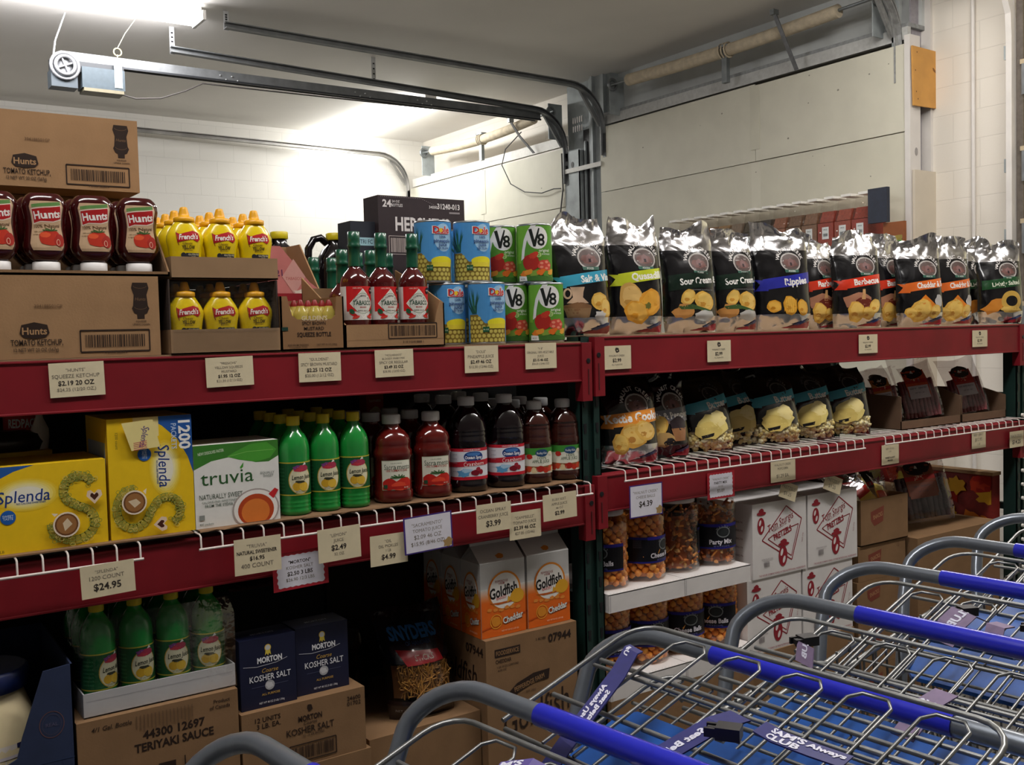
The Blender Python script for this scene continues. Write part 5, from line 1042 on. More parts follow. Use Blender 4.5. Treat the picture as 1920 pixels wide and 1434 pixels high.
# ---- right bay: bags
kb = fl_art('kettle', .22, .29); B = Bag(.22, .29, .10, 41, lean=.05); o = B.mesh([(.21, FOIL()), (.90, BLK()), (1.0, BLK())], kb); o.location = (W(1177, 800, .085)[0], .085, ZR + .001); o.rotation_euler.z = -.3; tag(o, 'black kettle cooked chip bag with orange banner beside the green upright', 'chip bag', 'black and silver chip bags')
o = Bag(.19, .28, .09, 42, lean=.06).mesh([(.14, BLK()), (.92, BLK()), (1.0, BLK())], fl_art('pepper', .19, .28)); o.location = (W(1249, 800, .10)[0], .105, ZR + .001); o.rotation_euler.z = -.2; tag(o, 'black salt and pepper chip bag with grey banner on the wire shelf', 'chip bag', 'black and silver chip bags')
POP = [mat('F2E2A0', .7, vary=.12, scale=80), mat('E8D080', .7, vary=.12, scale=80), mat('F6ECC0', .7, vary=.1, scale=80)]
def corn_bag(px, y, label, seed, rz=-.35, lean=.10):
    w, h = .205, .275; a = Art(); a.arc('WALNUT CREEK', .03, .205, .040, .008, '6A6664', PI * .9, PI * .1); a.ell(.03, .205, .034, .027, '6E6A66'); a.ell(.03, .205, .030, .023, '26201E'); banner(a, w, .158, .034, '5AB0C4', 'Butter', cx=.03, slope=.16, ht=.66)
    rd = random.Random(seed); yl = SHINE('DCC878'); a.blob(.0, .098, .060, .040, yl, seed, .10); a.blob(.025, .120, .034, .028, SHINE('E4D290'), seed + 2, .12); a.blob(-.02, .08, .05, .03, SHINE('D2BA68'), seed + 4, .1); a.poly([(-.05, .062), (.0, .072), (-.004, .060), (-.046, .052)], '120E10')
    B = Bag(w, h, .115, seed, lean=lean, slump=.05, curl=.6); t = thing('popcorn_bag', label, 'popcorn bag', (W(px, 800, y)[0], y, ZR + .001), rz, 'black butter popcorn bags'); o = B.mesh([(.28, film('clear_wrap')), (.88, BLK()), (1.0, SHINE('18161A'))], a, name='pouch', back=BLK()); o.parent = t
    m = MB()
    for i in range(150):
        u, v = rd.uniform(-.44, .44) * w, rd.uniform(.012, .088); p = B.pt(u, v, -1, -.012); m.ball((p[0], p[1], max(.012, p[2])), rd.uniform(.008, .012), POP[i % 3], sq=(1, .8, .9), jit=.22, rnd=rd, lo=True)
    c = m.build('popcorn', t); c['kind'] = 'stuff'; return t
CP = [(1326, .10, 'black butter popcorn bag with teal banner, leftmost and slumped forward'), (1384, .17, 'second black butter popcorn bag from the left, leaning back'), (1452, .10, 'third black butter popcorn bag from the left'), (1518, .11, 'fourth black butter popcorn bag from the left'), (1586, .105, 'fifth black butter popcorn bag, beside the dried meat packs')]
for i, (px, y, lb) in enumerate(CP): corn_bag(px, y, lb, 50 + i, -.30 - .06 * i, .10 + .015 * (i % 2))
for i, px in enumerate((1345, 1415, 1490, 1560)):
    o = Bag(.20, .26, .10, 60 + i, lean=.06).mesh([(.3, SHINE('6A5E34')), (1.0, BLK())], None, nu=12, name='popcorn_bag'); o.location = (W(px, 720, .38)[0], .38, ZR + .001); o.rotation_euler.z = -.3; tag(o, 'dark popcorn bag in the row behind, %s from the left' % ORD[i], 'popcorn bag', 'popcorn bags in the back row')
# ---- dried meat packs in cut cases
MEAT = lambda: mat('5E2A30', .35, coat=.5, vary=.35, scale=26)
def meat_pack(loc, label, seed, rz=-.4, lab='A8502E', w=.15, h=.23, lean=.07, tx='BEEF', d=.03, grp='clear packs of dried meat', dark='8A444A'):
    t = thing('meat_pack', label, 'meat pack', (loc[0], loc[1], loc[2] + w * .065), rz, grp); t.rotation_euler.y = -.13; rd = random.Random(seed); B = Bag(w, h, d, seed, lean=lean, curl=.5, crink=.7)
    m = MB()
    for i in range(9):
        u = (i - 4) * w * .095; P = [B.pt(u + rd.uniform(-.004, .004), h * q, 0) for q in (.06, .2, .35, .5, .64)]; m.tube([(p[0], p[1] + rd.uniform(-.003, .003), p[2]) for p in P], w * .058, mat(dark, .35, coat=.5, vary=.35, scale=26), n=8)
    m.build('meat', t)
    o = B.mesh([(1.0, film('pack_film', (.97, .94, .94), .25, .93))], None, nu=14, name='pouch'); o.parent = t
    a = Art(); W2 = w * .27; a.poly([(-W2, h * .40), (W2, h * .40), (W2, h * .80), (-W2, h * .80)], lab); a.blob(0, h * .77, W2 * .9, h * .10, '2A201C', seed, .1); a.poly([(-.012, h * .76), (-.004, h * .80), (.004, h * .775), (.014, h * .80), (.006, h * .75)], 'D8D0C4'); a.text(tx, 0, h * .64, .014, 'E0C8A8', maxw=W2 * 1.7); a.rect(-W2, h * .60, W2, h * .66, 'A8281E') if seed % 2 else None; a.rect(-W2 * .92, h * .36, W2 * .92, h * .56, 'BDB4B8' if w < .2 else '8A5A4C'); a.text('KEEP REFRIGERATED', 0, h * .52, .006, '5A5458', maxw=W2 * 1.5); a.text('NET WT 1 LB', 0, h * .45, .005, '5A5458')
    lb = MB(); a.onto(lb, lambda u, v, e: B.pt(u, v, -1, e), su=w / 14, sv=h / 30, base=.0012); lb.build('label', t); return t
def meat_case(label, x0, x1, h, hb):
    w = x1 - x0; k = mat('6E5540', .85, vary=.12, scale=12); m = MB(); m.box(0, 0, 0, w, .33, .003, DIM); m.box(0, 0, 0, w, .003, h, k); m.box(0, .327, 0, w, .33, hb, k); m.prism([(0, 0), (.33, 0), (.33, hb), (.0, hb * .9)], 'x', 0, .003, k); m.prism([(0, 0), (.33, 0), (.33, hb), (.10, hb), (0, hb * .78)], 'x', w - .003, w, k)
    return tag(m.build('cardboard_case', loc=(x0, .05, ZR)), label, 'cardboard box', 'cut cases of dried meat')
meat_case('cut brown case of dried meat packs, the left one on the wire shelf', 3.60, 4.02, .035, .15); meat_case('cut brown case of dried meat packs, the right one at the end', 4.03, 4.375, .035, .13)
meat_pack((3.70, .18, ZR + .004), 'clear dried meat pack with orange label at the left of the left case', 71, -.5, 'B06A34'); meat_pack((3.80, .26, ZR + .004), 'clear dried meat pack half hidden in the middle of the left case', 73, -.3, '9A4A2E'); meat_pack((3.88, .13, ZR + .004), 'clear dried meat pack with red and white label at the right of the left case', 75, -.55, 'BC4A2A', w=.185, h=.265, lean=.11)
meat_pack((4.115, .27, ZR + .004), 'clear dark meat pack at the back of the right case', 77, -.4, '5A3A34'); meat_pack((4.24, .13, ZR + .004), 'clear dried meat pack with red label in the right case', 79, -.5, 'A83A34', w=.18, h=.25, lean=.11)
for i in range(2): meat_pack((3.42 + .07 * i, .14 + .07 * i, ZR + .001), 'dark meat pack leaning between the popcorn and the left cut case, %s one' % ('front', 'rear')[i], 81 + i, -.4, ('2A2426', '3A2A2A')[i], w=.14, h=.20, dark='3A1A20')
XR = [(2.03, 2.45), (2.46, 2.90), (2.91, 3.36), (3.37, 3.74)]
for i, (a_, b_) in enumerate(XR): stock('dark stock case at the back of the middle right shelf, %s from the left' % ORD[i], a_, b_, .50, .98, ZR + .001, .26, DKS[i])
# ================================================================ goods, bottom level
def base_case(label, x0, x1, y0, d, z0, z1, art=None, m=None, side=None, name='cardboard_case', grp=None):
    o = carton(name, x1 - x0, d, z1 - z0, m or KRAFT2(), art, side); o.location = ((x0 + x1) / 2, y0, z0); return tag(o, label, 'cardboard box', grp)  # dim light of the bottom level put into a darker default kraft
# jug in the blue cut case
m = MB(); bl = mat('1F2C4C', .8, vary=.12, scale=12); x0, x1 = .15, .452
m.box(x0, 0, .30, x1, .34, .304, bl); m.prism([(x1, .30), (x1, .842), (.392, .836), (.345, .70), (.333, .655), (.31, .645), (x0, .64), (x0, .30)], 'y', 0, .004, bl); m.prism([(0, .30), (.34, .30), (.34, .86), (0, .842)], 'x', x1 - .004, x1, bl); m.prism([(0, .30), (.34, .30), (.34, .86), (.0, .70)], 'x', x0, x0 + .004, bl); m.box(x0, .336, .30, x1, .34, .86, bl)
a = Art(); a.ring(.405, .715, .026, .030, .0016, '6A4A4A'); a.ring(.405, .715, .020, .023, .001, '4A4456'); a.text('REAL', .405, .715, .008, '55506A'); a.rect(.34, .632, .45, .6335, '2E3C5E'); a.rect(.425, .42, .4262, .63, '2E3C5E'); a.onto(m, front())
tag(m.build('cardboard_case', loc=(0, .0, 0)), 'dark blue cut case in the bottom left corner holding a white jug', 'cardboard box')
JW = [(0, .095, .095), (.008, .105, .105), (.36, .105, .105), (.43, .10, .10), (.47, .085, .085), (.49, .072, .072), (.50, .072, .072)]
t = thing('dressing_jug', 'creamy white jug with a dark blue lid in the blue case, bottom left corner', 'jug', (.285, .125, .305)); MB().loft(JW, mat('D8C8A0', .35, coat=.3, vary=.04), 40, 2.3).build('body', t); MB().loft([(.485, .094, .094), (.487, .097, .097), (.525, .097, .097), (.53, .09, .09)], mat('101E4C', .4, vary=.1), 36).build('lid', t)
a = Art(); a.rect(-.14, .10, .14, .375, 'D8CFC8'); a.rect(-.14, .345, .14, .352, 'C8C0C8'); a.rect(.05, .365, .14, .375, '22244C'); a.rect(-.14, .30, .14, .32, 'D8A01E'); a.blob(.05, .312, .04, .02, 'E0B030', 4, .2); a.text('MAYONNAISE', 0, .22, .03, '22306A', maxw=.2); lb = MB(); a.onto(lb, wrap(JW, 2.3), su=.012); lb.build('label', t)
base_case('plain dark blue case under the cut blue case at the bottom left', .15, .452, 0, .34, .0, .2995, None, bl)
# sauce case, tray of lemon juice
a = Art(); w, h = .37, .30; a.text('44300 12697', .03, h - .060, .019, CB, maxw=.15, bold=.03); a.text('TERIYAKI SAUCE', .03, h - .088, .019, CB, maxw=.185, bold=.03); a.text('4/1 Gal. Bottle', -.11, h - .022, .0105, '3A2C22', shear=.2); a.text('Product', .145, h - .020, .009, '3A2C22', maxw=.04); a.text('of Canada', .14, h - .034, .009, '3A2C22', maxw=.05)
for k in range(16): a.line([(-.055 + .0085 * k, h - .042 - .004 * (k % 3)), (-.055 + .0085 * k, h - .012)], .0028, '6E543C')
a.rect(-.01, h - .16, .03, h - .135, CB); a.rect(.05, h - .16, .053, h - .13, CB); a.bars(-.15, .03, .02, .08, CB, 3, (.008, .002))
base_case('brown teriyaki sauce case under the white tray of lemon juice', .455, .825, .0, .40, .402, .702, a); base_case('plain brown case on the floor below the teriyaki sauce case', .455, .825, .0, .40, 0, .4015)
b = tray('x', .352, .27, .056, WHITECARD(), WHITECARD()); a = Art(); a.line([(-.17, .038), (.17, .038)], .0006, 'A8A2A6'); a.onto(b, front())
tag(b.build('white_tray', loc=(.652, .02, .7025)), 'white cardboard tray of film wrapped lemon juice bottles', 'cardboard tray')
for r in range(3):
    for i in range(4):
        LEM((.522 + .0855 * i, .067 + .086 * r, .706), 'lemon juice bottle in the white tray, %s from the left in the %s row' % (ORD[i], ORD[r]), (.75, .42, .18, .0)[i] - .3, 'lemon juice bottles in the white tray')
m = MB(); P = [(-.178, -.003), (.178, -.003), (.178, .274), (-.178, .274)]; 
m.add([(x, y, .0) for x, y in P] + [(x, y, .185) for x, y in P] + [(x * .93, y * .97 + .006, .225) for x, y in P], [(0, 1, 5, 4), (1, 2, 6, 5), (3, 0, 4, 7), (4, 5, 9, 8), (5, 6, 10, 9), (7, 4, 8, 11)], film('cloudy_wrap', (.93, .95, .97), .06, .95), True)
tag(m.build('plastic_wrap', loc=(.652, .02, .7035)), 'cloudy clear film around the lemon juice bottles in the white tray', 'plastic wrap')
# kosher salt
NV = mat('111634', .5, vary=.08, scale=12)
a = Art(); w, h = .146, .176
a.ell(-.0, h - .027, .0075, .008, 'C8C8C8'); a.ring(0, h - .027, .0085, .009, .002, 'D8B83A'); a.poly([(-.006, h - .033), (.006, h - .033), (.008, h - .046), (.003, h - .041), (0, h - .047), (-.003, h - .041), (-.008, h - .046)], 'D8C04A'); a.text('MORTON', .004, h - .056, .0135, 'E6E6EA', maxw=.065, bold=.04)
a.line([(-.065, h - .066), (-.03, h - .071), (.02, h - .068), (.05, h - .060)], .0012, 'C8C8D0'); a.text('Coarse', .004, h - .083, .0105, 'C8A04A', shear=.3, bold=0); a.text('KOSHER SALT', .004, h - .1005, .015, 'E6E6EA', maxw=.108, bold=.01); a.line([(-.045, .054), (.05, .054)], .0006, '6A6E88'); a.ell(.002, .054, .0125, .0125, 'A9A9AE'); a.blob(.002, .054, .009, .009, 'C9C9CC', 4, .3); a.text('ALL PURPOSE', .004, .033, .0055, 'C8A04A', maxw=.05); a.text('NET WT 48 OZ (3 LB) 1.36kg', .006, .012, .005, 'D8D8DE', maxw=.066)
SALT = a; s = Art(); s.rect(-.085, .10, -.05, .14, 'B8B8C0'); tp = Art(); tp.text('MORTON', 0, .04, .012, 'A8A8B4', maxw=.06)
for i, (x, y) in enumerate(((.913, .02), (1.066, .035))):
    o = carton('salt_box', w, .09, h, NV, SALT, s, tp); o.location = (x, y, .632); tag(o, 'navy blue kosher salt box on the brown salt case, the %s of two' % ('left', 'right')[i], 'salt box', 'navy kosher salt boxes')
a = Art(); w, h = .33, .165; a.text('12 UNITS', -.10, h - .022, .012, CB, maxw=.07); a.text('3 LB. EA.', -.098, h - .038, .012, CB, maxw=.07); a.text('24600', .135, h - .022, .011, CB, maxw=.045); a.text('01702', .135, h - .036, .011, CB, maxw=.045); a.blob(.012, h - .020, .007, .010, CB, 4, .2); a.text('MORTON', .012, h - .044, .014, CB, maxw=.065, bold=.03); a.text('Coarse', .012, h - .057, .009, '4A382B', shear=.3); a.text('KOSHER SALT', .012, h - .074, .017, CB, maxw=.13); a.text('12 - 3 LB BOXES', .02, h - .088, .006, '4A382B', maxw=.06); a.bars(-.04, .018, .075, .05, CB, 7, (.006, .003))
base_case('brown kosher salt case carrying the two navy salt boxes', .832, 1.166, .0, .32, .466, .6315, a); base_case('brown case under the kosher salt case, slightly wider', .828, 1.178, -.004, .33, .0, .4655)
m = MB(); m.prism([(.06, .92), (.30, .88), (.32, .95), (.08, .955)], 'x', .84, 1.10, film('grey_film', (.62, .58, .55), .3, .55)); tag(m.build('plastic_bundle', loc=(0, .02, 0)), 'grey film bundle hanging under the shelf above the salt boxes', 'plastic bundle')  # film tinted grey and half see-through
# pretzel stick bag
t = thing('pretzel_bag', 'brown bag of pretzel sticks with red banner and clear window', 'pretzel bag', (1.405, .12, .470), -.10); B = Bag(.215, .285, .13, 91, lean=.12, curl=.4)
BR = foil_mat('brown_film', '1A0C10', .25, .35, metal=0, coat=.6)
a = Art(); a.text('SNYDERS', -.005, .225,   .030, '2E6AA8', maxw=.15, bold=.04); a.text('OF HANOVER', .0, .200, .010, '1E3A60', maxw=.08); a.poly([(-.075, .188), (.055, .178), (.065, .150), (-.055, .148)], SHINE('B01E28')); a.text('STICKS', .004, .1655, .014, 'D8C8BC', maxw=.06, bold=.02); a.text('NET WT 16 OZ (1 LB)', -.05, .030, .007, '8A8480', maxw=.09)
o = B.mesh([(.20, BR), (.54, film('clear_wrap')), (.9, SHINE('10101E')), (1, BR)], a, name='pouch', back=BR); o.parent = t
m = MB(); G2 = [[B.pt(.215 * (i / 10 - .5) * .84, .060 + .0095 * j, -1, -.022) for i in range(11)] for j in range(10)]
m.add([p for r_ in G2 for p in r_], [(j * 11 + i, j * 11 + i + 1, j * 11 + i + 12, j * 11 + i + 11) for j in range(9) for i in range(10)], mat('6E4218', .8, vary=.2), True); STK0 = m
rd = random.Random(8); STK = [mat('A87630', .6, vary=.2), mat('BC883C', .6, vary=.2), mat('8A5C26', .6, vary=.2)]; m = STK0
for i in range(420):
    u, v = rd.uniform(-.42, .42) * .215, rd.uniform(.060, .150); p = Vector(B.pt(u, v, -1, -.006 - rd.uniform(0, .01))); an = rd.gauss(1.5, .7); L = rd.uniform(.014, .03); q = Vector((math.cos(an) * L, rd.uniform(-.004, .004), math.sin(an) * L))
    if p.z + q.z > .152 or p.z - q.z < .058 or abs(p.x) + abs(q.x) > .082: continue
    m.tube([p - q, p + q], .0019, STK[i % 3], n=5)
c = m.build('pretzel_sticks', t); c['kind'] = 'stuff'
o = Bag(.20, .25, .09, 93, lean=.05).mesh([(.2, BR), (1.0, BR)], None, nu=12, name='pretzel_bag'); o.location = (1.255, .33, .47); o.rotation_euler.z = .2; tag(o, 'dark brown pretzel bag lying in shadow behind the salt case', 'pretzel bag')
base_case('brown case under the pretzel stick bag', 1.19, 1.545, .03, .45, .0, .4695)
# cracker cartons
def gable_art(w, h):
    a = Art(); n = 14; O = 'D8641A'
    for k in range(n):                                   # printed white to orange blend of the carton
        f = k / (n - 1); c = tuple(int(p + (q - p) * f) for p, q in zip((0xDC, 0xD9, 0xD4), (0xDD, 0x66, 0x1C))); z1 = h * (.66 - .014 * k); a.rect(-w / 2, 0, w / 2, z1, '%02X%02X%02X' % c)
    a.ring(.004, h * .60, .058, .058, .006, 'DE8A2E', n=30, a0=-.5, a1=2.1 * PI - 1.0); a.ring(.004, h * .60, .057, .057, .004, 'C86A1E', n=30, a0=PI * .75, a1=PI * 1.65); a.ell(.004, h * .60, .052, .052, 'E4E0DA', n=28)
    a.text('PEPPERIDGE', -.006, h * .735, .007, '8A2A22', maxw=.045); a.text('FARM', -.006, h * .705, .006, '8A2A22'); a.text('Goldfish', .0, h * .605, .030, '1E1A1A', fit=.098, rot=.14, bold=.03, shear=.15); a.text('BAKED', -.008, h * .51, .008, 'C8605A', rot=.12)
    a.poly([(-.05, h * .455), (-.02, h * .42), (.03, h * .43), (.028, h * .455), (-.01, h * .45)], 'B85A1E'); a.blob(.048, h * .50, .024, .021, 'D8A02A', 5, .06); a.poly([(.030, h * .47), (.012, h * .43), (.016, h * .52)], 'D8A02A')
    for k in range(6): a.blob(-.05 + .02 * k, h * (.37 - .012 * (k % 3)), .008, .005, 'DE8A3A', k, .2); a.n -= 1
    a.n += 1; a.poly([(-w / 2, h * .12), (w / 2, h * .27), (w / 2, h * .245), (-w / 2, h * .10)], 'C24E14'); a.ring(-.028, h * .20, .021, .021, .002, 'E8B03A'); a.blob(-.028, h * .20, .016, .016, 'D88A2A', 4, .1); a.text('Cheddar', .032, h * .215, .0185, '2A1E1E', fit=.072, rot=.16, bold=.06); a.text('Cheddar', .031, h * .217, .0185, 'E8E4DE', fit=.072, rot=.16, bold=.03); a.text('NET WT 30 OZ (1.87 LB)', .02, h * .06, .0045, 'E8C8A8', maxw=.06)
    return a
def mk_gold():
    w, d, h, hz = .156, .104, .216, .262; m = MB(); WC = mat('C9C8C6', .45, vary=.03); y = d / 2
    m.add([(-w / 2, 0, 0), (w / 2, 0, 0), (w / 2, d, 0), (-w / 2, d, 0), (-w / 2, 0, h), (w / 2, 0, h), (w / 2, d, h), (-w / 2, d, h), (-w / 2, y, hz), (w / 2, y, hz)], [(3, 2, 1, 0), (0, 1, 5, 4), (1, 2, 6, 5), (2, 3, 7, 6), (3, 0, 4, 7), (4, 5, 9, 8), (6, 7, 8, 9)], WC)
    for s in (-1, 1):
        e = s * w / 2; f = s * (w / 2 - .03); m.add([(e, 0, h), (e, d, h), (f, y, hz - .002)], [(0, 1, 2) if s > 0 else (1, 0, 2)], WC); m.add([(e, 0, h), (f, y, hz - .002), (e, y, hz)], [(0, 1, 2), (2, 1, 0)], WC); m.add([(e, d, h), (f, y, hz - .002), (e, y, hz)], [(0, 1, 2), (2, 1, 0)], WC)
    m.box(-w / 2, y - .002, hz - .001, w / 2, y + .002, hz + .022, WC); gable_art(w, h).onto(m, front()); s = gable_art(d, h)
    gable_art(w, h).onto(m, lambda u, v, k: (-w / 2 - k, y - u * d / w, v)); a = Art(); a.text('RESEALABLE', -.045, hz + .012, .006, '6A6A68', maxw=.05); a.onto(m, lambda u, v, k: (u, y - .002 - k, v)); a = Art(); a.blob(0, .02, .014, .009, 'C87A2A', 3, .15); L = math.hypot(y, hz - h); a.onto(m, lambda u, v, k: (u, y * v / L - k, h + (hz - h) * v / L + k))
    return tag(m.build('cracker_carton'), '', 'cracker carton')
GC = Maker(mk_gold)
for i, x in enumerate((1.630, 1.795)):
    for r in range(3): GC((x, .022 + .11 * r, .6755), ('orange and white gable top cracker carton, the %s one in front' % ('left', 'right')[i]) if r == 0 else 'orange cracker carton in the %s row back, the %s one' % (ORD[r], ('left', 'right')[i]), 0, 'cracker cartons')
a = Art(); w, h = .325, .40; a.rect(-.135, h - .052, -.045, h - .028, CB); a.text('FOODSERVICE', -.09, h - .040, .013, '9A7650', maxw=.08); a.text('CHEDDAR', -.105, h - .064, .011, CB, maxw=.055); a.text('1 LB 14 OZ CARTONS', -.09, h - .080, .006, '4A382B', maxw=.075); a.text('6/30 OZ', -.11, h - .090, .006, '4A382B'); a.text('07944', .10, h - .030, .024, CB, maxw=.10, bold=.03); a.text('1 41100', .03, h - .025, .008, CB, maxw=.035)
P = [(-.10, h - .170), (-.06, h - .140), (.0, h - .122), (.06, h - .120), (.055, h - .150), (.0, h - .152), (-.055, h - .168), (-.09, h - .20)]; a.poly(P, CB); a.text('PEPPERIDGE FARM', -.015, h - .147, .014, '9A7650', maxw=.11, rot=.2); a.text('EST. 1937', -.01, h - .172, .006, '4A382B'); a.text('Goldfish', .01, h - .235, .075, CB, maxw=.24, rot=.14, shear=.2, bold=0)
s = Art(); s.text('07944', -.06, h - .035, .026, CB, maxw=.10, bold=.03); s.text('Goldfish', -.15, h - .11, .06, CB, maxw=.2, shear=.2)
base_case('brown cracker case with 07944 and arched banner under the cracker cartons', 1.550, 1.880, .0, .40, .272, .6745, a, None, s); base_case('plain brown case on the floor under the cracker case', 1.550, 1.880, .0, .40, 0, .2715)
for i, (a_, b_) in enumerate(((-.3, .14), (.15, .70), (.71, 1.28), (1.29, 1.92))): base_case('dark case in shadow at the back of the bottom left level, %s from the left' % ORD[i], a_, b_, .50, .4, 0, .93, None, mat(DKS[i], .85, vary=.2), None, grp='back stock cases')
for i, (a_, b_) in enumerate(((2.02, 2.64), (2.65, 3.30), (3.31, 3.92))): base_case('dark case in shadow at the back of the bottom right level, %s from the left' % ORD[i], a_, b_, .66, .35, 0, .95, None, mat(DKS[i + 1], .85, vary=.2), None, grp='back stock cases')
# ---- jars
JC = [(0, .070, .070), (.006, .080, .080), (.05, .0815, .0815), (.056, .0795, .0795), (.150, .0795, .0795), (.156, .0815, .0815), (.205, .0815, .0815), (.222, .074, .074), (.230, .062, .062), (.236, .060, .060)]
JAR = lambda: film('jar_clear', (1, .985, .96), .12, .99)
ORB = [mat('FF9E38', .75, vary=.12, scale=60), mat('FCA848', .75, vary=.12, scale=60), mat('F08E2E', .75, vary=.12, scale=60)]
def jar_label(base, text, back=False):
    a = Art(); L = .0795 * PI; a.rect(-L * .60, .060, L * .42, .146, base); a.rect(-L * .60, .060, L * .42, .066, '1E1E78'); a.rect(-L * .60, .138, L * .42, .146, '1E1E78'); a.rect(-L * .2, .136, L * .42, .1465, '241E80')
    a.rect(L * .26, .060, L * .415, .146, 'BDB8B4') if back else None
    a.ring(.02, .118, .026, .019, .004, '7A7F80', n=26); a.arc('WALNUT', .02, .114, .030, .006, '8A8A88', PI * .85, PI * .15, ry=.026); a.blob(.02, .118, .020, .014, '2A2E30', 4, .1); a.text(text, .012, .0855, .0155, 'E6E2EA', maxw=.105, rot=.02, bold=.03); a.text('NET WT 32 OZ (2 LB) 907g', .014, .0695, .005, '6A6AA8', maxw=.06); a.rect(-.10, .11, -.07, .138, '2A2A34'); a.n += 0
    for k in range(4): a.line([(-.098, .114 + .006 * k), (-.072, .114 + .006 * k)], .001, '4A4A58')
    return a
def fill_balls(rnd, n=170):
    m = MB()
    for i in range(n):
        z = .012 + (i / n) * .205; a = i * 2.399963; r = .066 + rnd.uniform(-.004, .003)
        if z > .205: r -= .012
        m.ball((r * math.cos(a), r * math.sin(a), z), rnd.uniform(.0125, .0150), ORB[i % 3], jit=.05, rnd=rnd, lo=True)
    m.loft([(.01, .05, .05), (.19, .05, .05)], ORB[2], 16); return m
def fill_mix(rnd):
    m = MB(); cs = [mat('D8803A', .7, vary=.2), mat('B4622E', .7, vary=.2), mat('E69A48', .7, vary=.2), mat('6A3E26', .7, vary=.2), mat('C89A5E', .7, vary=.2)]
    for i in range(230):
        z = .012 + (i / 230) * .195; a = i * 2.399963 + rnd.uniform(-.2, .2); r = .067 + rnd.uniform(-.008, .004); c = (r * math.cos(a), r * math.sin(a), z)
        if i % 3: m.ball(c, rnd.uniform(.008, .014), cs[i % 5], sq=(rnd.uniform(.4, 1), rnd.uniform(.4, 1), rnd.uniform(.3, 1)), jit=.25, rnd=rnd, lo=True)
        else:
            q = Vector((rnd.uniform(-1, 1), rnd.uniform(-1, 1), rnd.uniform(-1, 1))).normalized() * rnd.uniform(.010, .018); v = Vector(c); m.tube([v - q, v + q], rnd.uniform(.003, .005), cs[(i // 3) % 5], n=6)
    m.loft([(.01, .05, .05), (.17, .05, .05)], cs[1], 16); return m
def mk_jar(nm, fill, lab, text):
    def f():
        t = thing(nm, '', 'snack jar'); MB().loft(JC, JAR(), 40).build('jar', t); MB().loft([(.232, .064, .064), (.234, .066, .066), (.252, .066, .066), (.254, .06, .06)], mat('E4E0E0', .4), 32).build('lid', t)
        c = fill(random.Random(4)).build('cheese_balls' if 'cheese' in nm else 'snack_mix', t); c['kind'] = 'stuff'
        lb = MB(); jar_label(lab, text).onto(lb, wrap(JC), su=.010, base=.0012); lb.build('label', t); return t
    return Maker(f)
JB, JP = mk_jar('cheese_ball_jar', fill_balls, '0E0D16', 'Cheese Balls'), mk_jar('party_mix_jar', fill_mix, '0E0D16', 'Party Mix')
ZJ = .7315
JB((2.085, .11, ZJ), 'cheese ball jar on the white tray, leftmost and partly behind the green upright', -1.1, 'cheese ball jars'); JB((2.252, .115, ZJ), 'cheese ball jar on the white tray, second from the left', .15, 'cheese ball jars')
JP((2.42, .125, ZJ), 'party mix jar showing no label on the white tray', 2.2, 'party mix jars'); JP((2.587, .115, ZJ), 'party mix jar with dark label beside the white pretzel boxes', -.55, 'party mix jars')
ZJ2 = .4525
for i, (px, rz) in enumerate(((1165, -.2), (1228, -.4), (1288, -.55), (1372, -1.0))):
    JB((2.097 + .167 * i, .12, ZJ2), 'cheese ball jar under the white tray, %s from the left' % ORD[i], rz, 'cheese ball jars')
for z, lb, x1 in ((.672, 'upper', 2.652), (.392, 'lower', 2.66)):
    b = MB(); WC = WHITECARD(); x0 = 2.012
    for q, (a_, b_) in enumerate(((x0, 2.336), (2.339, x1))):
        m = MB(); m.box(0, .0, .0, b_ - a_, .004, .058, WC); m.box(0, .0, .055, b_ - a_, .42, .059, WC); m.box(0, .004, 0, .004, .42, .055, WC); m.box(b_ - a_ - .004, .004, 0, b_ - a_, .42, .055, WC)
        a = Art(); a.rect(.004, .002, .006, .054, 'A8A2A4'); a.onto(m, front()); a = Art()
        for k in range(22): a.ell((b_ - a_) * (.03 + .044 * k), .006, .0018, .0018, '9A9294', n=6); a.n -= 1
        a.onto(m, lambda u, v, k: (u, v, .059 + k)); tag(m.build('white_tray', loc=(a_, .0, z)), '%s white cardboard tray of snack jars, the %s half' % (lb, ('left', 'right')[q]), 'cardboard tray', 'white snack jar trays')
base_case('brown case on the floor under the lower white jar trays', 2.012, 2.66, .0, .42, 0, .3915)
# ---- white pretzel boxes
a = Art(); w, h = .288, .268; RD = '8E1F2C'
P = [(.035, .245), (.118, .190), (.062, .045), (-.095, .135)]; a.line(P + [P[0]], .0042, RD); Q = [(.028, .160), (.100, .172), (.060, .060), (-.064, .136), (-.052, .148)]; a.line(Q[:4], .0032, RD); a.line([Q[3], (-.030, .150)], .0032, RD)
a.text('Tom Sturgis', .004, .192, .028, RD, fit=.140, rot=.30, shear=.25, bold=.0); a.text('PRETZELS', .014, .150, .022, RD, fit=.098, rot=.27, bold=.03); a.text("FAMOUS SINCE 1861", .0, .172, .006, 'A87A7C', maxw=.08, rot=.28)
def pretzel(cx, cy, s):
    a.ell(cx, cy, s * .62, s, RD); a.ell(cx - s * .16, cy + s * .36, s * .17, s * .36, 'D9D5D3', rot=-.35, n=12); a.ell(cx + s * .14, cy - s * .36, s * .17, s * .36, 'D9D5D3', rot=-.35, n=12)
pretzel(-.100, .188, .030); pretzel(.014, .066, .038); a.ell(-.098, .232, .024, .007, RD); a.blob(-.098, .240, .013, .010, RD, 3, .1); a.ell(.018, .108, .030, .007, RD); a.blob(.018, .117, .018, .010, RD, 3, .1)
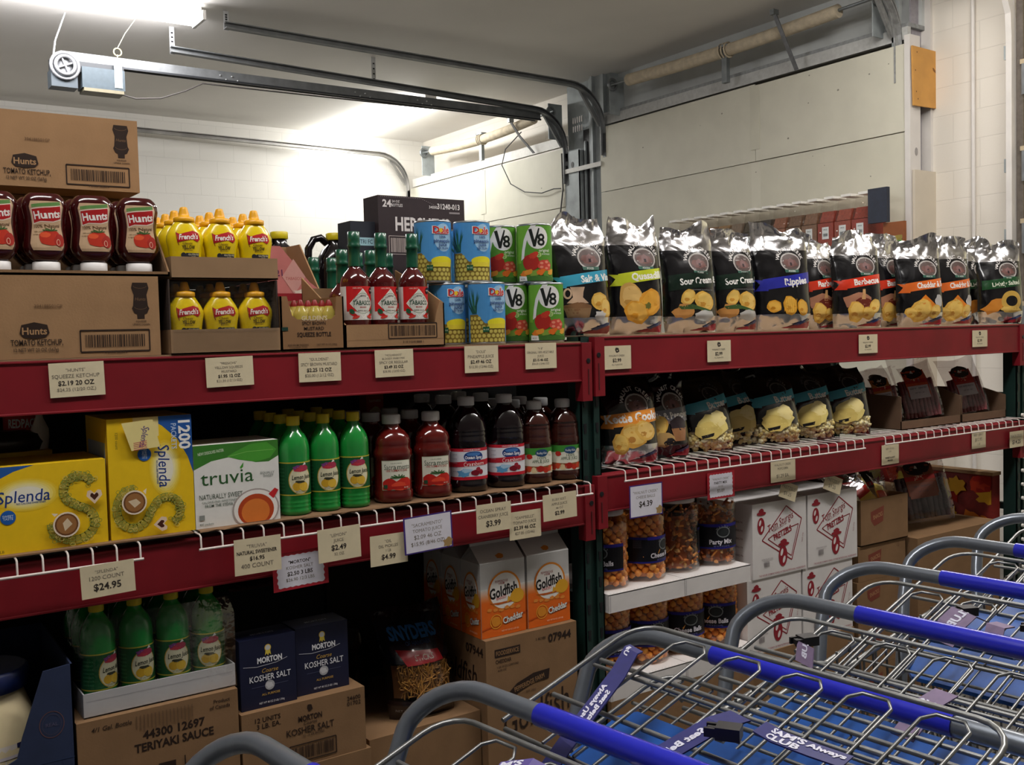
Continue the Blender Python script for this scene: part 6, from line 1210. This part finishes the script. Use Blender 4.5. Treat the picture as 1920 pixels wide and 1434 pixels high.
a.text('THE HOUSE OF MANY KINDS OF FINE NUTRITIONAL INGREDIENTS', .01, .010, .006, 'A0505A', maxw=.25); a.bars(-.088, .038, -.058, .058, '7A7274', 3); a.text('DISTRIBUTED BY STURGIS', -.07, .066, .005, '9A9294', maxw=.06); a.text('hard crisp', .120, .120, .006, 'A87A7C', rot=1.4)
TSA = a; s = Art(); [s.text('TOM STURGIS PRETZELS  READING PA', -.13, .05 + .03 * k, .007, '8A6A70', maxw=.2) for k in range(6)]
for i, (x, y, z, lb) in enumerate(((2.842, .03, .660, 'upper left'), (3.140, .03, .660, 'upper right'), (2.815, .034, .391, 'lower left'), (3.113, .034, .391, 'lower right'))):
    o = carton('pretzel_box', w, .27, h, WHITECARD(), TSA, s, None, 0); o.location = (x, y, z); tag(o, 'white pretzel box with red kite shaped logo, %s of the four' % lb, 'cardboard box', 'white pretzel boxes')
base_case('brown case on the floor under the white pretzel boxes', 2.668, 3.26, .03, .30, 0, .3905)
# ---- brown snack cases and the rest to the right
def snack_print(w, h):
    a = Art(); a.poly([(-w * .30, h * .72), (-w * .02, h * .82), (-w * .04, h * .48), (-w * .22, h * .40), (-w * .29, h * .52)], '7A3A2C'); a.text('SNACKS', -w * .15, h * .62, .016, 'A8835C', maxw=w * .2, rot=.2); a.text('12', w * .35, h * .85, .014, '6E4E38'); return a
m = MB(); w, d = .305, .30; kb = KRAFT2(); m.box(0, 0, 0, w, d, .004, DIM); m.box(0, 0, 0, w, .004, .18, kb); m.box(0, d - .004, 0, w, d, .18, kb); m.box(0, .004, 0, .004, d - .004, .18, kb); m.box(w - .004, .004, 0, w, d - .004, .18, kb); m.prism([(d - .004, .17), (d - .004, .30), (d, .30), (d, .17)], 'x', 0, w, DARKCASE)
snack_print(w, .18).onto(m, lambda u, v, k: (u + w / 2, -k, v)); tag(m.build('cardboard_case', loc=(3.335, .05, .685)), 'open brown case heaped with small snack bags, topmost of its stack', 'cardboard box', 'brown snack cases')
for i, (z0, z1, dx) in enumerate(((.545, .684, -.012), (.40, .544, -.02), (.20, .399, -.015), (0, .199, -.01))):
    base_case('brown snack case, %s below the open one heaped with small bags' % ORD[i], 3.335 + dx, 3.64 + dx, .055, .30, z0, z1, snack_print(.30, z1 - z0), grp='brown snack cases')
rd = random.Random(12)
for i in range(9):
    c = ('D8CDA8', 'D8B24A', 'C8402A', 'E0D8C0')[i % 4]; o = Bag(.11, .13, .035, 120 + i, lean=.0, curl=.7).mesh([(.1, FOIL()), (.55, SHINE(c)), (.8, SHINE(('3A2A24', 'A8281E', 'E0C870')[i % 3])), (1, FOIL())], None, nu=8, name='snack_pouch')
    o.location = (3.385 + .095 * (i % 3), .095 + .085 * (i // 3), .80 + .012 * (i // 3)); o.rotation_euler = (-.55 + .2 * rd.random(), rd.uniform(-.5, .5), rd.uniform(-.7, .7)); tag(o, 'small colourful snack pouch in the open brown case, %s in the %s row' % (('left', 'middle', 'right')[i % 3], ('front', 'middle', 'back')[i // 3]), 'snack pouch', 'snack pouches in the open case')
base_case('wide brown case carrying the large clear dried meat bag', 3.66, 4.27, .02, .30, .40, .678); base_case('brown case on the floor below the large clear dried meat bag', 3.66, 4.27, .02, .30, 0, .3995)
meat_pack((3.93, .15, .680), 'large clear dried meat bag leaning on the wide brown case at the bottom right', 131, -.62, '8A4A34', w=.25, h=.30, lean=.10, d=.05, tx='JERKY', grp='large clear meat bags', dark='3E2226'); meat_pack((3.73, .31, .680), 'dim clear meat bag behind the large one on the wide brown case', 133, -.5, '3A2A28', w=.24, h=.26, lean=.05, grp='large clear meat bags', dark='3A2024')
base_case('brown case standing behind the large clear dried meat bag', 3.95, 4.20, .335, .30, .0, .80)
m = MB(); m.box(0, 0, 0, .06, .86, .86, mat('7E1E16', .6, vary=.2)); m.box(-.004, -.004, .86, .064, .864, .875, mat('B08A60', .7)); a = Art(); rd = random.Random(5)
for k in range(170): a.blob(rd.uniform(.02, .84), rd.uniform(.30, .84), rd.uniform(.02, .055), rd.uniform(.02, .05), ('C23A1E', 'D8A02A', 'A8241A', 'C8B83A', 'DE7A24', '7A2A1A')[k % 6], k, .35)
for k in range(2): a.poly([(.30, .62 - .16 * k), (.42, .60 - .16 * k), (.44, .72 - .16 * k), (.32, .74 - .16 * k)], '3E2026'); a.text('HOT', .37, .67 - .16 * k, .05, 'A8888A', maxw=.09, rot=PI / 2)
a.it = [([tuple((min(.855, max(.005, p[0])), min(.855, max(.01, p[1]))) for p in t) for t in ts], c, n) for ts, c, n in a.it]
a.onto(m, lambda u, v, k: (-k, .86 - u, v), step=.00002); tag(m.build('display_box', loc=(4.325, .085, 0)), 'tall red and yellow fiery printed display box by the end upright', 'display box')
# ================================================================ nested shopping carts
# local frame: the cart faces -x, the shopper stands at +x; handle over x = 0
TUBEG = mat('7F8690', .28, metal=.55, coat=.4, vary=.06, scale=30); GRIP = mat('262DC4', .22, coat=.6, vary=.06, scale=8); SEATB = mat('14509F', .35, coat=.3, vary=.22, scale=14)
ZH, HW = 1.085, .385
def arcpts(c, r, a0, a1, n, f): return [f(c, r, a0 + (a1 - a0) * k / n) for k in range(n + 1)]
def cart_master(seat=True):
    t = thing('shopping_cart', '', 'shopping cart')
    # handle: legs rise from the rear frame, lean back to the shopper and bend across
    R = .10; side = []
    P = [(-.26, -.31, .60), (-.17, -.335, .80), (-.09, -HW + .012, .97), (-.055, -HW, 1.025)]
    for k in range(1, 9):
        q = PI / 2 * k / 8; P.append((-.055 + .055 * math.sin(q) ** 1.2, -HW + R * (1 - math.cos(q)), 1.025 + (ZH - 1.025) * math.sin(q)))
    full = P + [(0, y, ZH) for y in (-.2, -.1, 0, .1, .2)] + [(p[0], -p[1], p[2]) for p in reversed(P)]
    MB().tube(full, .0125, TUBEG, n=16).build('handle', t)
    m = MB(); m.tube([(0, -.178, ZH), (0, .178, ZH)], .0145, GRIP, n=18); m.build('grip', t)
    # gate and child seat folded up in front of the handle
    sl = .30; X0, Z0, GW = -.062, 1.078, .275
    def G(f, y): return (X0 - f, y, Z0 - sl * f)
    m = MB(); rc = .045; L = .26
    rim = [G(L, -GW)] + [G(rc - rc * math.sin(q), -GW + rc - rc * math.cos(q)) for q in [PI / 2 * k / 5 for k in range(6)]] + [G(rc - rc * math.cos(q), GW - rc + rc * math.sin(q)) for q in [PI / 2 * k / 5 for k in range(6)]] + [G(L, GW)]
    m.tube(rim, .0036, CHROME(), n=8); m.build('gate_rim', t)
    m = MB(); n = 5
    for k in range(n):                                   # U shaped wires hooked over the rim
        y0 = -GW + .045 + k * (2 * GW - .09) / n; y1 = y0 + (2 * GW - .09) / n * .62; d = -.006
        U = [G(L, y0), G(.018, y0), G(.004, y0 + .012), G(.004, y1 - .012), G(.018, y1), G(L, y1)]
        m.tube([(p[0], p[1], p[2] + d) for p in U], .0024, CHROME(), n=6)
    for f, r in ((.085, .0034), (.098, .0028), (.175, .0034), (.26, .0034)): m.tube([(p[0], p[1], p[2] - .010) for p in (G(f, -GW + .004), G(f, GW - .004))], r, CHROME(), n=6)
    m.build('gate_wires', t)
    m = MB(); rim2 = [(x + .03, y * .93, z - .075) for x, y, z in rim]; m.tube(rim2, .0034, CHROME(), n=8)
    for k in range(9): y = -.22 + .055 * k; m.tube([(G(.0, y)[0] + .03, y, G(0, y)[2] - .08), (G(L, y)[0] + .03, y, G(L, y)[2] - .08)], .0019, CHROME(), n=6)
    for f in (.03, .07, .13, .17, .21, .25): q = G(f, 0); m.tube([(q[0] + .03, -.255, q[2] - .083), (q[0] + .03, .255, q[2] - .083)], .0026, CHROME(), n=6)
    m.build('seat_wires', t)
    if seat:
        m = MB(); V = [];
        for s in (0, -.007):
            for f, y in ((.10, -.215), (.10, .215), (.12, .235), (.30, .235), (.33, .2), (.33, -.2), (.30, -.235), (.12, -.235)): q = G(f, y); V.append((q[0] + .03, y, q[2] - .068 + s - .03 * (f - .1)))
        K = 8; m.add(V, [tuple(range(K))[::-1], tuple(range(K, 2 * K))] + [(i, (i + 1) % K, K + (i + 1) % K, K + i) for i in range(K)], SEATB); m.build('seat_panel', t)
    else:
        for y in (-.13, .10): 
            q = G(.05, 0); MB().tube([(q[0] + .02, y - .09, q[2] - .06), (q[0] + .02, y + .09, q[2] - .06)], .011, SEATB, n=12).build('seat_roll', t)
    # basket: tapers to the nose, floor rises to the nose
    def hw(f): return .30 - .085 * f / .90
    def zt(f): return .985 - .10 * f
    def zb(f): return .42 + .14 * f
    LB = .90; m = MB()
    for s in (-1, 1):
        m.tube([(-.02, s * .305, .965), (-.5, s * hw(.5), zt(.5)), (-LB, s * hw(LB), zt(LB))], .0056, CHROME(), n=8)
        for k in range(18): f = .03 + (LB - .03) * k / 17; m.tube([(-f, s * hw(f), zt(f)), (-f, s * (hw(f) - .035), zb(f))], .0026, CHROME(), n=6)
        for j in range(1, 6): m.tube([(-f, s * (hw(f) - .035 * j / 6), zt(f) + (zb(f) - zt(f)) * j / 6) for f in (.03, LB)], .0032, CHROME(), n=6)
    for k in range(8):
        y = (k / 7 - .5) * 2; m.tube([(-LB, y * hw(LB), zt(LB)), (-LB + .03, y * (hw(LB) - .035), zb(LB)), (-.03, y * (hw(.03) - .035), zb(.03))], .0026, CHROME(), n=6)
    for j in range(6): q = j / 5; m.tube([(-LB + .03 * q, -hw(LB) + .035 * q, zt(LB) + (zb(LB) - zt(LB)) * q), (-LB + .03 * q, hw(LB) - .035 * q, zt(LB) + (zb(LB) - zt(LB)) * q)], .0036, CHROME(), n=6)
    for k in range(6): f = .05 + .16 * k; m.tube([(-f, -hw(f) + .035, zb(f)), (-f, hw(f) - .035, zb(f))], .0036, CHROME(), n=6)
    m.build('basket', t)
    m = MB()
    for s in (-1, 1): m.tube([(-.26, s * .31, .60), (-.22, s * .30, .30), (-.12, s * .29, .16), (-.10, s * .29, .15)], .015, TUBEG, n=10); m.tube([(-.10, s * .29, .15), (-.95, s * .19, .20)], .015, TUBEG, n=10); m.tube([(-.26, s * .31, .60), (-.30, s * .27, .47)], .012, TUBEG, n=8)
    m.tube([(-.95, -.19, .20), (-.95, .19, .20)], .015, TUBEG, n=10); m.build('frame', t)
    for x, s, y in ((-.10, -1, .29), (-.10, 1, .29), (-.90, -1, .196), (-.90, 1, .196)):
        c = MB().box(x - .02, s * y - .016, .06, x + .02, s * y + .016, .15 if x > -.5 else .19, GALV()).build('caster', t); w = MB(); w.add([(x + .055 * math.cos(2 * PI * i / 20) + .02, s * y + e, .056 + .055 * math.sin(2 * PI * i / 20)) for e in (-.013, .013) for i in range(20)], [tuple(range(20)), tuple(range(20, 40))[::-1]] + [(i, 20 + i, 20 + (i + 1) % 20, (i + 1) % 20) for i in range(20)], mat('2A2A2C', .6)); w.build('wheel', c)
    return t
def belt(parent, pts, w, c, words, wd=(0, 1, 0), tc='D8D8E8'):
    """webbing strip along pts with lettering on its upper face"""
    m = MB(); m.strap(pts, w / 2, .0009, mat(c, .6, vary=.1, scale=80), wd); wv = Vector(wd).normalized(); P = [Vector(p) for p in pts]; D = [0]
    for a, b in zip(P, P[1:]): D.append(D[-1] + (b - a).length)
    def f(u, v, h):
        i = 0
        while i < len(P) - 2 and D[i + 1] < u: i += 1
        t = (P[i + 1] - P[i]).normalized(); nr = t.cross(wv).normalized()
        if nr.z < 0: nr = -nr
        return tuple(P[i] + t * (u - D[i]) + wv * v + nr * (.0009 + h))
    a = Art()
    for tx, u, v, h, ro in words: a.text(tx, u, v, h, tc, rot=ro, bold=.04)
    a.onto(m, f, su=.01, base=.0006); return m.build('seat_belt', parent)
def buckle(parent, c, rz=0):
    m = MB(); x, y, z = c; k, q = .62 * math.cos(rz), .62 * math.sin(rz)
    def bx(a0, b0, c0, a1, b1, c1): m.add([(x + u * k - v * q, y + u * q + v * k, z + w_) for w_ in (c0, c1) for v in (b0, b1) for u in (a0, a1)], [(0, 2, 3, 1), (4, 5, 7, 6), (0, 1, 5, 4), (2, 6, 7, 3), (0, 4, 6, 2), (1, 3, 7, 5)], mat('1C1A1C', .4, vary=.1))
    bx(-.018, -.032, -.007, .018, .012, .007); bx(-.016, .012, -.005, -.009, .032, .005); bx(.009, .012, -.005, .016, .032, .005); bx(-.004, .012, -.004, .004, .028, .004); m.build('buckle', parent)
CARTS = [(.438, -1.578, True, 'nearest shopping cart, only its bent rail shows at the bottom edge'), (.735, -1.59, False, 'shopping cart with a purple belt tag, second from the bottom edge'), (1.056, -1.563, True, 'shopping cart with dark blue belts and black buckle across its blue seat panel'), (1.385, -1.565, True, 'shopping cart with a faded purple belt, its long blue grip across the middle'),
         (1.70, -1.515, False, 'shopping cart with two short blue seat rolls, next beyond the faded purple belt'), (2.01, -1.48, True, 'shopping cart with a blue seat panel, second farthest of the nested row'), (2.38, -1.43, True, 'farthest shopping cart of the nested row, with a purple belt on its rail')]
masters = {}
carts = []
for i, (x, y, seat, lb) in enumerate(CARTS):
    rz = math.radians((6, 7, 4, 5, 6, 4, 7)[i])
    if seat not in masters: c = masters[seat] = cart_master(seat); c.location = (x, y, 0); c.rotation_euler.z = rz; c['label'] = lb; c['group'] = 'nested shopping carts'
    else: c = None
    carts.append(c)
for i, (x, y, seat, lb) in enumerate(CARTS):
    if carts[i] is None: carts[i] = dup(masters[seat], (x, y, 0), math.radians((6, 7, 4, 5, 6, 4, 7)[i]), lb, 'nested shopping carts')
for o in carts[2].children:                         # this cart's gate stands up higher over the grip
    if o.name.split('.')[0] in ('gate_rim', 'gate_wires', 'seat_wires', 'seat_panel'): o.location.z += .043; o.location.x += .012
NB, PU, PF = '23246A', '54468E', '7C6A88'
belt(carts[1], [(-.15, .125, 1.046), (-.13, .11, 1.078), (-.105, .085, 1.082), (-.085, .055, 1.066)], .038, PU, [("SAM'S", .045, .0085, .0125, 0), ('CLUB', .045, -.0085, .0125, 0)], (1, .6, 0)); buckle(carts[1], (-.16, .15, 1.046), .4)
belt(carts[2], [(-.13, .205, 1.116), (-.15, .195, 1.120), (-.19, .18, 1.101), (-.25, .165, 1.076), (-.31, .15, 1.051), (-.35, .145, 1.026)], .036, NB, [('Use', .025, .006, .010, PI), ('Always Use', .13, .007, .010, 0), ('Seat Belts', .13, -.008, .010, 0)], (.3, 1, 0))
belt(carts[2], [(-.19, -.02, 1.101), (-.22, -.01, 1.098), (-.28, .01, 1.076), (-.34, .02, 1.051), (-.40, .04, 1.016)], .036, NB, [('Seat Belts', .08, .0, .011, 0), ("SAM'S", .17, .0075, .012, 0), ('CLUB', .17, -.0085, .012, 0)], (.2, 1, 0)); belt(carts[2], [(-.20, -.055, 1.101), (-.215, -.09, 1.104), (-.205, -.13, 1.098), (-.19, -.16, 1.091)], .034, NB, [("SAM'S", .045, .0075, .012, 0), ('CLUB', .045, -.0085, .012, 0), ('Always', .09, .006, .010, 0)], (1, .2, 0)); buckle(carts[2], (-.245, -.04, 1.104), .5)
belt(carts[3], [(-.16, -.05, 1.056), (-.19, -.04, 1.046), (-.24, -.03, 1.011)], .036, PF, [("SAM'S", .05, .008, .012, 0), ('CLUB', .05, -.008, .012, 0)], (.2, 1, 0)); belt(carts[3], [(-.15, .175, 1.068), (-.165, .165, 1.074), (-.185, .155, 1.051)], .042, PF, [('CLUB', .02, .0, .012, 0)], (.4, 1, 0)); buckle(carts[3], (-.14, .185, 1.071), 1.2)
belt(carts[4], [(-.14, .045, 1.064), (-.165, .06, 1.078), (-.19, .07, 1.061), (-.215, .075, 1.036)], .046, PF, [('CLUB', .045, .0, .014, 0)], (.2, 1, .15)); belt(carts[4], [(-.15, .0, 1.066), (-.175, .005, 1.068), (-.2, .0, 1.046)], .034, PF, [], (.3, 1, 0)); buckle(carts[4], (-.135, .075, 1.071), 1.0); buckle(carts[4], (-.14, -.04, 1.066), .3)
belt(carts[6], [(-.06, .10, 1.084), (-.09, .07, 1.082), (-.13, .04, 1.066), (-.15, .0, 1.046)], .05, PF, [('CLUB', .075, .0, .014, 0)], (.3, 1, .2)); buckle(carts[6], (-.07, .14, 1.081), .6)
